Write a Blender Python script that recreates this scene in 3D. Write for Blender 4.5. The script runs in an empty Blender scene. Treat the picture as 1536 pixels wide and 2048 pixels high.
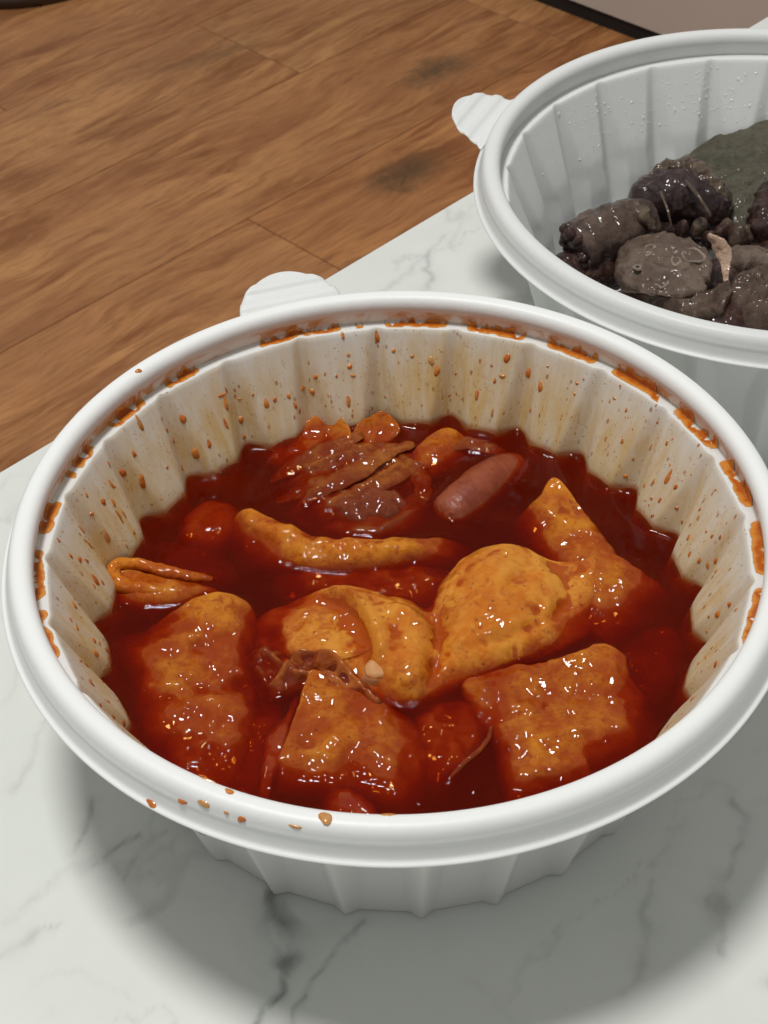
import bpy, math
import numpy as np
from mathutils import Matrix, Vector
from mathutils.bvhtree import BVHTree

S = bpy.context.scene
COL = S.collection
rng = np.random.default_rng(7)

# ------------------------------------------------------------------ camera
F_PX = 3142.816                      # focal length in photo pixels (1536 x 2048)
CAM = np.array([-0.003586, -0.317925, 0.375067])
PITCH, ROLL = 0.751975, -0.031806
_f = np.array([0.0, math.cos(PITCH), -math.sin(PITCH)])
_r0 = np.array([1.0, 0, 0]); _u0 = np.cross(_r0, _f)
_r = math.cos(ROLL) * _r0 + math.sin(ROLL) * _u0
_u = -math.sin(ROLL) * _r0 + math.cos(ROLL) * _u0
cd = bpy.data.cameras.new('camera')
cam = bpy.data.objects.new('camera', cd); COL.objects.link(cam)
cam.matrix_world = Matrix(((_r[0], _u[0], -_f[0], CAM[0]), (_r[1], _u[1], -_f[1], CAM[1]),
                           (_r[2], _u[2], -_f[2], CAM[2]), (0, 0, 0, 1)))
cd.sensor_fit = 'VERTICAL'; cd.sensor_height = 36.0; cd.sensor_width = 27.0
cd.lens = F_PX / 2048 * 36.0
cd.clip_start = 0.02; cd.clip_end = 50
cd.dof.use_dof = True; cd.dof.focus_distance = 0.455; cd.dof.aperture_fstop = 55
S.camera = cam

# ------------------------------------------------------------------ light
w = bpy.data.worlds.new('World'); S.world = w; w.use_nodes = True
bg = w.node_tree.nodes['Background']
bg.inputs[0].default_value = (0.97, 0.96, 0.93, 1); bg.inputs[1].default_value = 0.28
ld = bpy.data.lights.new('ceiling_light', 'AREA'); ld.shape = 'DISK'; ld.size = 0.38
ld.energy = 24.5; ld.color = (1.0, 0.985, 0.95)
lo = bpy.data.objects.new('ceiling_light', ld); COL.objects.link(lo)
lo.location = (-0.27, 0.16, 1.85)
S.view_settings.view_transform = 'Standard'; S.view_settings.look = 'None'
S.view_settings.exposure = 0.0; S.view_settings.gamma = 1.0
S.cycles.max_bounces = 8; S.cycles.transparent_max_bounces = 12
S.cycles.caustics_reflective = False; S.cycles.caustics_refractive = False
S.cycles.sample_clamp_indirect = 4.0

# ------------------------------------------------------------------ helpers
def W(px, py, z):
    """photo pixel -> point on the horizontal plane z"""
    px = np.asarray(px, float); py = np.asarray(py, float); z = np.asarray(z, float)
    d = _f + ((px - 768) / F_PX)[..., None] * _r + ((1024 - py) / F_PX)[..., None] * _u
    t = (z - CAM[2]) / d[..., 2]
    return CAM + t[..., None] * d

def ray(px, py):
    d = _f + ((px - 768) / F_PX) * _r + ((1024 - py) / F_PX) * _u
    return d / np.linalg.norm(d)

def _hash(ix, iy, iz, seed):
    h = (ix.astype(np.int64) * 374761393 + iy.astype(np.int64) * 668265263 + iz.astype(np.int64) * 2147483647 + seed * 974634777) & 0xFFFFFFFF
    h = ((h ^ (h >> 13)) * 1274126177) & 0xFFFFFFFF
    h = ((h ^ (h >> 15)) * 2246822519) & 0xFFFFFFFF
    return ((h ^ (h >> 16)) & 0xFFFFFF) / float(0xFFFFFF) * 2 - 1

def noise(P, scale, seed=0):
    Q = np.asarray(P, float) * scale + 1000.0
    if Q.shape[-1] == 2:
        Q = np.concatenate([Q, np.zeros(Q.shape[:-1] + (1,))], -1)
    I = np.floor(Q); Fr = Q - I; Fr = Fr * Fr * Fr * (Fr * (Fr * 6 - 15) + 10)
    I = I.astype(np.int64); out = 0
    for a in (0, 1):
        for b in (0, 1):
            for c in (0, 1):
                wgt = (Fr[..., 0] if a else 1 - Fr[..., 0]) * (Fr[..., 1] if b else 1 - Fr[..., 1]) * (Fr[..., 2] if c else 1 - Fr[..., 2])
                out = out + wgt * _hash(I[..., 0] + a, I[..., 1] + b, I[..., 2] + c, seed)
    return out

def fbm(P, scale, seed=0, octv=3):
    o = 0; a = 1.0
    for k in range(octv):
        o = o + a * noise(P, scale * 2.03 ** k, seed + 17 * k); a *= 0.5
    return o / 1.75

def ridged(P, scale, seed=0):
    return (1 - 2.2 * np.abs(noise(P, scale, seed))) * 0.65 + (1 - 2.2 * np.abs(noise(P, scale * 2.1, seed + 5))) * 0.35

def sstep(a, b, x):
    t = np.clip((x - a) / (b - a), 0, 1); return t * t * (3 - 2 * t)

def mesh(name, V, Fq, mat, parent=None, smooth=True, mats=None, midx=None, orient=True):
    V = np.asarray(V, np.float32).reshape(-1, 3)
    me = bpy.data.meshes.new(name)
    if isinstance(Fq, np.ndarray):
        if orient:                                  # make closed skins face outwards
            Vc = (V - V.mean(0)).astype(np.float64); a, b, c, d = (Vc[Fq[:, k]] for k in range(4))
            if np.einsum('ij,ij->i', a, np.cross(b, c)).sum() + np.einsum('ij,ij->i', a, np.cross(c, d)).sum() < 0: Fq = Fq[:, ::-1]
        n, k = Fq.shape
        me.vertices.add(len(V)); me.vertices.foreach_set('co', V.ravel())
        me.loops.add(n * k); me.loops.foreach_set('vertex_index', Fq.astype(np.int32).ravel())
        me.polygons.add(n); me.polygons.foreach_set('loop_start', np.arange(0, n * k, k, dtype=np.int32))
        me.update(calc_edges=True)
    else:
        me.from_pydata(V.tolist(), [], Fq)
    me.validate()
    for m in (mats or [mat]): me.materials.append(m)
    if midx is not None and len(midx) == len(me.polygons): me.polygons.foreach_set('material_index', np.asarray(midx, np.int32))
    if smooth: me.polygons.foreach_set('use_smooth', np.ones(len(me.polygons), bool))
    o = bpy.data.objects.new(name, me); COL.objects.link(o)
    if parent is not None: o.parent = parent
    return o

def tag(o, label=None, cat=None, group=None, kind=None):
    if label: o['label'] = label
    if cat: o['category'] = cat
    if group: o['group'] = group
    if kind: o['kind'] = kind
    return o

def empty(name, loc=(0, 0, 0)):
    o = bpy.data.objects.new(name, None); COL.objects.link(o); o.location = loc; o.empty_display_size = 0.01
    return o

def grid_faces(nr, nc, wrap=True, off=0):
    i = np.arange(nr - 1)[:, None]; j = np.arange(nc if wrap else nc - 1)[None, :]
    j2 = (j + 1) % nc
    f = np.stack([i * nc + j, i * nc + j2, (i + 1) * nc + j2, (i + 1) * nc + j], -1).reshape(-1, 4)
    return f + off

def box(x0, x1, y0, y1, z0, z1):
    V = [(x, y, z) for z in (z0, z1) for y in (y0, y1) for x in (x0, x1)]
    F_ = [(0, 2, 3, 1), (4, 5, 7, 6), (0, 1, 5, 4), (2, 6, 7, 3), (0, 4, 6, 2), (1, 3, 7, 5)]
    return V, F_

def bevelbox(x0, x1, y0, y1, z0, z1, b):
    """box with chamfered top edges"""
    V = [(x0, y0, z0), (x1, y0, z0), (x1, y1, z0), (x0, y1, z0),
         (x0, y0, z1 - b), (x1, y0, z1 - b), (x1, y1, z1 - b), (x0, y1, z1 - b),
         (x0 + b, y0 + b, z1), (x1 - b, y0 + b, z1), (x1 - b, y1 - b, z1), (x0 + b, y1 - b, z1)]
    F_ = [(3, 2, 1, 0), (0, 1, 5, 4), (1, 2, 6, 5), (2, 3, 7, 6), (3, 0, 4, 7), (4, 5, 9, 8), (5, 6, 10, 9), (6, 7, 11, 10), (7, 4, 8, 11), (8, 9, 10, 11)]
    return V, F_

# ------------------------------------------------------------------ material helpers
class M:
    def __init__(s, name):
        s.m = bpy.data.materials.new(name); s.m.use_nodes = True
        s.t = s.m.node_tree; s.n = s.t.nodes; s.l = s.t.links
        s.b = s.n['Principled BSDF']; s.out = s.n['Material Output']
    def node(s, typ, **kw):
        n = s.n.new(typ)
        for k, v in kw.items(): setattr(n, k, v)
        return n
    def put(s, sock, v):
        if hasattr(v, 'is_output'): s.l.new(v, sock)
        elif isinstance(v, (tuple, list)) and len(v) == 3 and sock.type == 'RGBA': sock.default_value = (*v, 1)
        else: sock.default_value = v
    def set(s, **kw):
        for k, v in kw.items(): s.put(s.b.inputs[k.replace('_', ' ')], v)
    def math(s, op, a, b=0.0, c=None, clamp=False):
        n = s.node('ShaderNodeMath', operation=op, use_clamp=clamp)
        s.put(n.inputs[0], a); s.put(n.inputs[1], b)
        if c is not None: s.put(n.inputs[2], c)
        return n.outputs[0]
    def mix(s, f, a, b, mode='MIX'):
        n = s.node('ShaderNodeMix', data_type='RGBA', blend_type=mode)
        s.put(n.inputs[0], f); s.put(n.inputs[6], a); s.put(n.inputs[7], b)
        return n.outputs[2]
    def noise(s, vec, scale, detail=4, rough=0.55, dist=0.0):
        n = s.node('ShaderNodeTexNoise'); s.put(n.inputs['Vector'], vec); n.inputs['Scale'].default_value = scale
        n.inputs['Detail'].default_value = detail; n.inputs['Roughness'].default_value = rough; n.inputs['Distortion'].default_value = dist
        return n.outputs[0]
    def voro(s, vec, scale, feat='F1', rnd=1.0):
        n = s.node('ShaderNodeTexVoronoi', feature=feat); s.put(n.inputs['Vector'], vec); n.inputs['Scale'].default_value = scale
        n.inputs['Randomness'].default_value = rnd
        return n.outputs[0]
    def ramp(s, f, lo, hi, a=0.0, b=1.0):
        n = s.node('ShaderNodeMapRange', interpolation_type='SMOOTHSTEP'); s.put(n.inputs[0], f)
        for i, v in enumerate((lo, hi, a, b)): n.inputs[i + 1].default_value = v
        return n.outputs[0]
    def pos(s):
        return s.node('ShaderNodeNewGeometry').outputs['Position']
    def obj(s):
        return s.node('ShaderNodeTexCoord').outputs['Object']
    def scale(s, vec, v):
        n = s.node('ShaderNodeVectorMath', operation='MULTIPLY'); s.put(n.inputs[0], vec); n.inputs[1].default_value = v
        return n.outputs[0]
    def xyz(s, vec):
        n = s.node('ShaderNodeSeparateXYZ'); s.put(n.inputs[0], vec); return n.outputs
    def comb(s, x, y, z):
        n = s.node('ShaderNodeCombineXYZ')
        for i, v in enumerate((x, y, z)): s.put(n.inputs[i], v)
        return n.outputs[0]
    def bump(s, h, strength, dist):
        n = s.node('ShaderNodeBump'); s.put(n.inputs['Height'], h); n.inputs['Strength'].default_value = strength; n.inputs['Distance'].default_value = dist
        s.l.new(n.outputs[0], s.b.inputs['Normal']); return n.outputs[0]

ZL = 0.0372            # broth level

def mat_plastic(name, sauce):
    m = M(name); p = m.obj(); x = m.xyz(p)
    base = (0.90, 0.915, 0.91)
    col = base
    if sauce:
        th = m.math('MULTIPLY', m.math('ARCTAN2', x[1], x[0]), 0.092)
        q = m.comb(th, m.math('MULTIPLY', x[2], 0.45), 0.0)
        q2 = m.comb(th, m.math('MULTIPLY', x[2], 0.18), 0.3)
        n1 = m.noise(q2, 260, 5, 0.6, 0.6); n2 = m.noise(q, 90, 3)
        zz = m.math('ADD', x[2], m.math('MULTIPLY', m.math('SUBTRACT', n2, 0.5), 0.022))
        film = m.math('MULTIPLY', m.ramp(zz, 0.0800, 0.050, 0, 1), m.ramp(m.noise(m.comb(th, 0.0, 0.0), 14, 2), 0.3, 0.62, 0.72, 1.0))
        f1 = m.math('MULTIPLY', film, m.ramp(n1, 0.25, 0.70, 0.5, 1.0))
        col = m.mix(m.math('MULTIPLY', f1, 0.92), base, (0.74, 0.495, 0.155))
        # fine streaky residue
        n3 = m.noise(m.comb(th, m.math('MULTIPLY', x[2], 0.3), 0.9), 700, 4, 0.65, 1.5)
        st = m.math('MULTIPLY', m.ramp(n3, 0.56, 0.70), m.math('MULTIPLY', film, 0.6))
        col = m.mix(st, col, (0.56, 0.29, 0.07))
        # small specks
        v = m.voro(m.comb(th, m.math('MULTIPLY', x[2], 0.55), 0.1), 420)
        gate = m.noise(q, 170, 2)
        sp = m.math('MULTIPLY', m.ramp(v, 0.24, 0.14), m.ramp(gate, 0.50, 0.62))
        col = m.mix(m.math('MULTIPLY', sp, 0.75), col, (0.40, 0.11, 0.02))
        v2 = m.voro(m.comb(th, x[2], 0.7), 900)
        sp2 = m.math('MULTIPLY', m.ramp(v2, 0.22, 0.12), m.ramp(m.noise(q, 220, 2), 0.52, 0.6))
        col = m.mix(m.math('MULTIPLY', sp2, 0.7), col, (0.22, 0.09, 0.03))
        # rim of sauce just above the broth
        ring = m.ramp(m.math('ADD', x[2], m.math('MULTIPLY', m.math('SUBTRACT', n1, 0.5), 0.003)), ZL + 0.0035, ZL + 0.0012)
        col = m.mix(m.math('MULTIPLY', ring, 0.85), col, (0.45, 0.12, 0.02))
    m.set(Base_Color=col, Roughness=0.40, Specular_IOR_Level=0.30)
    bn = m.noise(p, 240, 3)
    m.bump(bn, 0.06, 0.002)
    tr = m.node('ShaderNodeBsdfTranslucent'); m.put(tr.inputs[0], col if sauce else base)
    mx = m.node('ShaderNodeMixShader'); mx.inputs[0].default_value = 0.24
    m.l.new(m.b.outputs[0], mx.inputs[1]); m.l.new(tr.outputs[0], mx.inputs[2]); m.l.new(mx.outputs[0], m.out.inputs[0])
    return m.m

def mat_rim():
    m = M('sauce_stained_rim'); p = m.obj(); x = m.xyz(p)
    r = m.math('SQRT', m.math('ADD', m.math('MULTIPLY', x[0], x[0]), m.math('MULTIPLY', x[1], x[1])))
    th = m.math('MULTIPLY', m.math('ARCTAN2', x[1], x[0]), 0.1)
    n1 = m.noise(m.comb(th, x[2], 0.0), 60, 5, 0.65, 0.8); n2 = m.noise(m.comb(th, m.math('MULTIPLY', x[2], 3.0), 0.4), 260, 4, 0.65, 0.6)
    zz = m.math('ADD', x[2], m.math('MULTIPLY', m.math('SUBTRACT', m.math('ADD', m.math('MULTIPLY', n1, 0.6), m.math('MULTIPLY', n2, 0.4)), 0.5), 0.010))
    f = m.math('MULTIPLY', m.ramp(zz, 0.0742, 0.0712), m.ramp(r, 0.1026, 0.1020))
    pale = m.math('MULTIPLY', m.math('MULTIPLY', m.ramp(x[2], 0.0750, 0.0736), m.ramp(r, 0.1026, 0.1020)), 0.38)
    col = m.mix(pale, (0.88, 0.895, 0.89), (0.72, 0.48, 0.31))
    col = m.mix(m.math('MULTIPLY', m.math('MULTIPLY', f, m.ramp(n1, 0.46, 0.60, 0.12, 1.0)), 0.85), col, (0.60, 0.22, 0.03))
    m.set(Base_Color=col, Roughness=0.40, Specular_IOR_Level=0.30)
    m.bump(m.noise(p, 240, 3), 0.06, 0.002)
    return m.m
MAT_RIM = mat_rim()
MAT_WHITE = mat_plastic('white_plastic', False)
MAT_STAINED = mat_plastic('sauce_stained_plastic', True)

def mat_fish(name, c_hi, c_mid, c_red, redz=0.0055, redamt=1.0, spk=1.0):
    m = M(name); p = m.pos(); x = m.xyz(p)
    n1 = m.noise(p, 70, 5, 0.6, 0.6); n2 = m.noise(p, 260, 6, 0.68, 1.0); n3 = m.noise(p, 34, 4, 0.6, 0.6); n4 = m.noise(p, 900, 4, 0.7)
    col = m.mix(m.ramp(m.math('ADD', m.math('MULTIPLY', n1, 0.65), m.math('MULTIPLY', n2, 0.35)), 0.42, 0.60), c_mid, c_hi)
    red = m.ramp(m.math('ADD', m.math('MULTIPLY', n2, 0.45), m.math('MULTIPLY', n3, 0.55)), 0.47, 0.62)
    zz = m.math('ADD', x[2], m.math('MULTIPLY', m.math('SUBTRACT', m.math('ADD', m.math('MULTIPLY', n1, 0.6), m.math('MULTIPLY', n2, 0.4)), 0.5), 0.010))
    low = m.ramp(zz, ZL + redz, ZL + 0.0005)
    f = m.math('MULTIPLY', m.math('MAXIMUM', m.math('MULTIPLY', red, 0.85), low), redamt)
    pl = m.math('ADD', m.node('ShaderNodeAttribute', attribute_name='pool').outputs['Fac'], m.math('MULTIPLY', m.math('SUBTRACT', n2, 0.5), 0.35))
    f = m.math('MAXIMUM', f, m.math('MULTIPLY', m.ramp(pl, 0.04, 0.32), 0.9))
    col = m.mix(m.ramp(pl, -0.10, -0.35, 0, 0.5), col, c_hi)
    col = m.mix(f, col, c_red)
    col = m.mix(m.math('MULTIPLY', m.ramp(n4, 0.56, 0.72), 0.22), col, c_red)
    v = m.voro(p, 430); g = m.ramp(m.noise(p, 240, 2), 0.50, 0.60)
    col = m.mix(m.math('MULTIPLY', m.math('MULTIPLY', m.ramp(v, 0.30, 0.16), g), 0.5 * spk), col, (0.18, 0.016, 0.004))
    m.set(Base_Color=col, Roughness=0.6, Specular_IOR_Level=0.05, Coat_Weight=1.0, Coat_Roughness=0.02, Coat_IOR=1.36,
          Subsurface_Weight=0.10, Subsurface_Radius=(0.003, 0.0012, 0.0005), Subsurface_Scale=1.0)
    h = m.math('ADD', m.math('MULTIPLY', m.noise(p, 1000, 3, 0.6), 0.45), m.math('MULTIPLY', m.noise(p, 430, 3, 0.6), 1.0))
    m.bump(h, 0.35, 0.0009)
    bc = m.node('ShaderNodeBump'); bc.inputs['Strength'].default_value = 1.0; bc.inputs['Distance'].default_value = 0.0040
    m.put(bc.inputs['Height'], m.math('ADD', m.noise(p, 120, 0.0, 0.5), m.math('MULTIPLY', m.noise(p, 380, 0.0, 0.5), 0.16)))
    m.l.new(bc.outputs[0], m.b.inputs['Coat Normal'])
    return m.m

FISH = mat_fish('braised_fish_cake', (0.60, 0.220, 0.014), (0.50, 0.118, 0.006), (0.29, 0.038, 0.0015))
FISH_PALE = mat_fish('braised_fish_cake_pale', (0.66, 0.275, 0.034), (0.56, 0.160, 0.011), (0.36, 0.050, 0.002), 0.0042, 0.95)
FISH_RED = mat_fish('sauce_soaked_fish_cake', (0.44, 0.105, 0.010), (0.36, 0.058, 0.006), (0.23, 0.016, 0.002), 0.004, 1.0)
VEG = mat_fish('stewed_vegetable', (0.36, 0.115, 0.016), (0.24, 0.050, 0.007), (0.17, 0.018, 0.002), 0.004, 0.9, 0.4)
DARKVEG = mat_fish('dark_stewed_skin', (0.26, 0.060, 0.018), (0.14, 0.024, 0.008), (0.12, 0.012, 0.003), 0.003, 0.8, 0.4)
SKIN = mat_fish('wet_fish_cake_skin', (0.42, 0.115, 0.020), (0.24, 0.045, 0.010), (0.15, 0.015, 0.003), 0.003, 0.8, 0.4)
PALEFAT = mat_fish('pale_fish_cake_core', (0.66, 0.40, 0.22), (0.60, 0.30, 0.12), (0.45, 0.10, 0.02), 0.001, 0.4, 0.2)

def mat_sausage():
    m = M('sausage_skin'); p = m.pos()
    n1 = m.noise(p, 120, 4, 0.6); n2 = m.noise(p, 500, 4, 0.6)
    col = m.mix(m.ramp(n1, 0.35, 0.65), (0.21, 0.030, 0.007), (0.28, 0.054, 0.015))
    col = m.mix(m.math('MULTIPLY', m.ramp(n2, 0.56, 0.68), 0.5), col, (0.15, 0.012, 0.005))
    m.set(Base_Color=col, Roughness=0.5, Coat_Weight=0.8, Coat_Roughness=0.12, Coat_IOR=1.3)
    nb = m.bump(m.noise(p, 900, 4, 0.6), 0.35, 0.0007); m.l.new(nb, m.b.inputs['Coat Normal'])
    return m.m
SAUSAGE = mat_sausage()

def mat_broth():
    m = M('red_broth'); p = m.pos()
    t = m.t
    dif = m.b
    n = m.noise(p, 60, 3)
    m.set(Base_Color=m.mix(m.ramp(n, 0.3, 0.7), (0.40, 0.015, 0.0002), (0.52, 0.026, 0.0003)), Roughness=0.6, Specular_IOR_Level=0.0)
    trn = m.node('ShaderNodeBsdfTransparent'); trn.inputs[0].default_value = (1, 0.93, 0.75, 1)
    mx = m.node('ShaderNodeMixShader'); mx.inputs[0].default_value = 0.84
    m.l.new(dif.outputs[0], mx.inputs[1]); m.l.new(trn.outputs[0], mx.inputs[2])
    gl = m.node('ShaderNodeBsdfGlossy'); gl.inputs['Roughness'].default_value = 0.015
    fr = m.node('ShaderNodeFresnel'); fr.inputs[0].default_value = 1.33
    bp = m.node('ShaderNodeBump'); bp.inputs['Strength'].default_value = 0.03; bp.inputs['Distance'].default_value = 0.0010
    m.put(bp.inputs['Height'], m.noise(p, 150, 4, 0.55, 0.6))
    m.l.new(bp.outputs[0], gl.inputs['Normal']); m.l.new(bp.outputs[0], fr.inputs['Normal'])
    m2 = m.node('ShaderNodeMixShader'); m.l.new(m.math('MULTIPLY', fr.outputs[0], 0.55), m2.inputs[0]); m.l.new(mx.outputs[0], m2.inputs[1]); m.l.new(gl.outputs[0], m2.inputs[2])
    m.l.new(m2.outputs[0], m.out.inputs[0])
    va = m.node('ShaderNodeVolumeAbsorption'); va.inputs['Color'].default_value = (0.86, 0.57, 0.0, 1); va.inputs['Density'].default_value = 1500
    m.l.new(va.outputs[0], m.out.inputs['Volume'])
    return m.m
BROTH = mat_broth()

def mat_sauce(name, a, b, rough=0.15):
    m = M(name); p = m.pos()
    n = m.noise(p, 260, 4, 0.6)
    m.set(Base_Color=m.mix(m.ramp(n, 0.38, 0.62), a, b), Roughness=rough, Coat_Weight=0.6, Coat_Roughness=0.05, Subsurface_Weight=0.0)
    m.bump(m.noise(p, 700, 3), 0.4, 0.0006)
    return m.m
SAUCE_ORANGE = mat_sauce('orange_sauce_smear', (0.62, 0.20, 0.010), (0.46, 0.095, 0.004))
SAUCE_RED = mat_sauce('sauce_drop', (0.66, 0.235, 0.035), (0.50, 0.120, 0.012))
SAUCE_PALE = mat_sauce('thin_sauce_drop', (0.60, 0.30, 0.10), (0.55, 0.23, 0.05))

def mat_smear():
    m = M('translucent_sauce_smear'); p = m.pos()
    n = m.noise(p, 300, 5, 0.65, 0.6); n2 = m.noise(p, 120, 3)
    cov = m.node('ShaderNodeAttribute', attribute_name='cover').outputs['Fac']
    g = m.math('ADD', cov, m.math('MULTIPLY', m.math('SUBTRACT', m.math('ADD', m.math('MULTIPLY', n, 0.6), m.math('MULTIPLY', n2, 0.4)), 0.5), 1.5))
    col = m.mix(m.ramp(g, 0.45, 1.05), (0.66, 0.255, 0.03), (0.45, 0.095, 0.005))
    m.set(Base_Color=col, Roughness=0.3, Coat_Weight=0.6, Coat_Roughness=0.05, Alpha=m.ramp(g, 0.02, 0.45))
    m.bump(m.noise(p, 420, 2), 0.3, 0.0005)
    return m.m
SAUCE_SMEAR = mat_smear()

def mat_dark(name, a, b, c, rough=0.3, coat=0.7, sc=1.0, speck=0.35):
    m = M(name); p = m.pos()
    n1 = m.noise(p, 95 * sc, 5, 0.62, 0.8); n2 = m.noise(p, 420 * sc, 4, 0.65, 0.5)
    col = m.mix(m.ramp(n1, 0.36, 0.64), a, b)
    col = m.mix(m.math('MULTIPLY', m.ramp(n2, 0.54, 0.68), speck * 2), col, c)
    m.set(Base_Color=col, Roughness=rough + 0.25, Specular_IOR_Level=0.15, Coat_Weight=coat, Coat_Roughness=0.05, Coat_IOR=1.42)
    m.bump(m.math('ADD', m.noise(p, 900, 4, 0.6), m.noise(p, 300, 3)), 0.5, 0.0008)
    bc = m.node('ShaderNodeBump'); bc.inputs['Strength'].default_value = 1.0; bc.inputs['Distance'].default_value = 0.0028
    m.put(bc.inputs['Height'], m.math('ADD', m.noise(p, 170, 0.0, 0.5), m.math('MULTIPLY', m.noise(p, 520, 0.0, 0.5), 0.18))); m.l.new(bc.outputs[0], m.b.inputs['Coat Normal'])
    return m.m
BLOOD_SKIN = mat_dark('blood_sausage_skin', (0.026, 0.013, 0.013), (0.052, 0.028, 0.026), (0.018, 0.008, 0.009), 0.2, 1.0, 0.7, 0.3)
BLOOD = mat_dark('blood_sausage_filling', (0.022, 0.010, 0.010), (0.050, 0.022, 0.018), (0.13, 0.055, 0.030), 0.25, 0.8)
CASING = mat_dark('sausage_casing', (0.050, 0.030, 0.025), (0.115, 0.075, 0.055), (0.03, 0.014, 0.012), 0.25, 0.8, 0.6)
CASING_TAN = mat_dark('tan_sausage_casing', (0.12, 0.085, 0.052), (0.075, 0.045, 0.035), (0.04, 0.02, 0.018), 0.2, 0.8, 1.2)
LIVER = mat_dark('boiled_liver', (0.066, 0.060, 0.041), (0.098, 0.088, 0.062), (0.036, 0.032, 0.023), 0.45, 0.25, 1.1)
LUNG = mat_dark('boiled_lung', (0.105, 0.070, 0.052), (0.165, 0.120, 0.092), (0.06, 0.036, 0.028), 0.35, 0.5, 0.9)
LUNG_DARK = mat_dark('boiled_offal_dark', (0.060, 0.036, 0.026), (0.115, 0.075, 0.054), (0.035, 0.020, 0.015), 0.3, 0.6, 0.9)
RINGMAT = mat_dark('pale_vessel', (0.20, 0.155, 0.12), (0.30, 0.24, 0.19), (0.13, 0.09, 0.07), 0.35, 0.4)
PINK = mat_dark('pale_membrane', (0.42, 0.27, 0.19), (0.52, 0.37, 0.27), (0.34, 0.16, 0.12), 0.3, 0.5)

# ------------------------------------------------------------------ floor, cabinet
FZ = -0.41
TD = np.array([math.cos(math.radians(44.5)), math.sin(math.radians(44.5))]); ND = np.array([TD[1], -TD[0]])
RZ = math.radians(44.5)

def mat_wood():
    m = M('brown_wood_plank')
    p = m.pos()
    rot = m.node('ShaderNodeMapping', vector_type='TEXTURE'); m.put(rot.inputs[0], p); rot.inputs['Rotation'].default_value = (0, 0, RZ)
    x = m.xyz(rot.outputs[0])          # x along the planks, y across (y = -n)
    rnd = m.node('ShaderNodeObjectInfo').outputs['Random']
    yy = x[1]; dark = None
    wx = m.math('MULTIPLY', m.math('SUBTRACT', m.noise(p, 26, 3), 0.5), 0.05); wy = m.math('MULTIPLY', m.math('SUBTRACT', m.noise(m.scale(p, (1, 1, 1)), 31, 3, 0.6, 0.4), 0.5), 0.035)
    for (t0, n0, a, b, k) in ((0.885, -0.806, 0.050, 0.024, 0.85), (0.716, -0.688, 0.052, 0.026, 1.0), (0.760, -1.000, 0.075, 0.022, 0.55), (0.93, -0.75, 0.02, 0.012, 0.5), (0.62, -0.80, 0.03, 0.012, 0.35), (0.40, -0.85, 0.05, 0.016, 0.35)):
        dt = m.math('DIVIDE', m.math('SUBTRACT', m.math('ADD', x[0], wx), t0), a); dn = m.math('DIVIDE', m.math('SUBTRACT', m.math('ADD', x[1], wy), -n0), b)
        e = m.math('EXPONENT', m.math('MULTIPLY', m.math('ADD', m.math('MULTIPLY', dt, dt), m.math('MULTIPLY', dn, dn)), -0.8))
        yy = m.math('ADD', yy, m.math('MULTIPLY', m.math('MULTIPLY', e, dn), 0.014))
        e = m.math('MULTIPLY', e, k)
        dark = e if dark is None else m.math('MAXIMUM', dark, e)
    yy = m.math('ADD', yy, m.math('MULTIPLY', m.math('SUBTRACT', m.noise(m.comb(m.math('MULTIPLY', x[0], 0.5), x[1], rnd), 9, 3), 0.5), 0.05))
    q = m.comb(m.math('ADD', m.math('MULTIPLY', x[0], 0.20), m.math('MULTIPLY', rnd, 3.0)), yy, m.math('MULTIPLY', rnd, 7.0))
    q2 = m.comb(m.math('ADD', m.math('MULTIPLY', x[0], 0.09), rnd), yy, rnd)
    n1 = m.noise(q, 20, 6, 0.68, 1.0); n2 = m.noise(q2, 90, 5, 0.65, 0.6); n3 = m.noise(q2, 420, 3, 0.6); nb = m.noise(p, 9, 4, 0.6, 0.5)
    f = m.math('ADD', m.math('MULTIPLY', n1, 0.6), m.math('MULTIPLY', n2, 0.4))
    col = m.mix(m.ramp(f, 0.39, 0.61), (0.28, 0.105, 0.034), (0.64, 0.325, 0.130))
    col = m.mix(m.ramp(nb, 0.38, 0.64, 0, 0.55), col, (0.46, 0.215, 0.092))
    col = m.mix(m.math('MULTIPLY', m.ramp(n2, 0.56, 0.70), 0.6), col, (0.17, 0.062, 0.028))
    col = m.mix(m.ramp(n3, 0.48, 0.72, 0, 0.45), col, (0.22, 0.10, 0.042))
    kn = m.noise(m.comb(m.math('MULTIPLY', x[0], 0.6), yy, 0.0), 75, 5, 0.7, 1.8)
    dk = m.math('MULTIPLY', m.ramp(m.math('MULTIPLY', dark, m.math('ADD', m.math('MULTIPLY', kn, 1.3), 0.25)), 0.14, 0.80), 0.8)
    col = m.mix(dk, col, (0.16, 0.092, 0.042))
    core = m.math('MULTIPLY', m.ramp(m.math('MULTIPLY', dark, m.math('ADD', kn, 0.2)), 0.50, 0.85), 0.7)
    col = m.mix(core, col, (0.085, 0.052, 0.026))
    col = m.mix(m.math('MULTIPLY', rnd, 0.5), col, m.mix(1.0, col, (0.86, 0.66, 0.50), 'MULTIPLY'))
    m.set(Base_Color=col, Roughness=0.48, Specular_IOR_Level=0.35)
    m.bump(n3, 0.12, 0.001)
    return m.m
WOOD = mat_wood()
mg = M('floor_joint'); mg.set(Base_Color=(0.06, 0.028, 0.012), Roughness=0.8)

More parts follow.
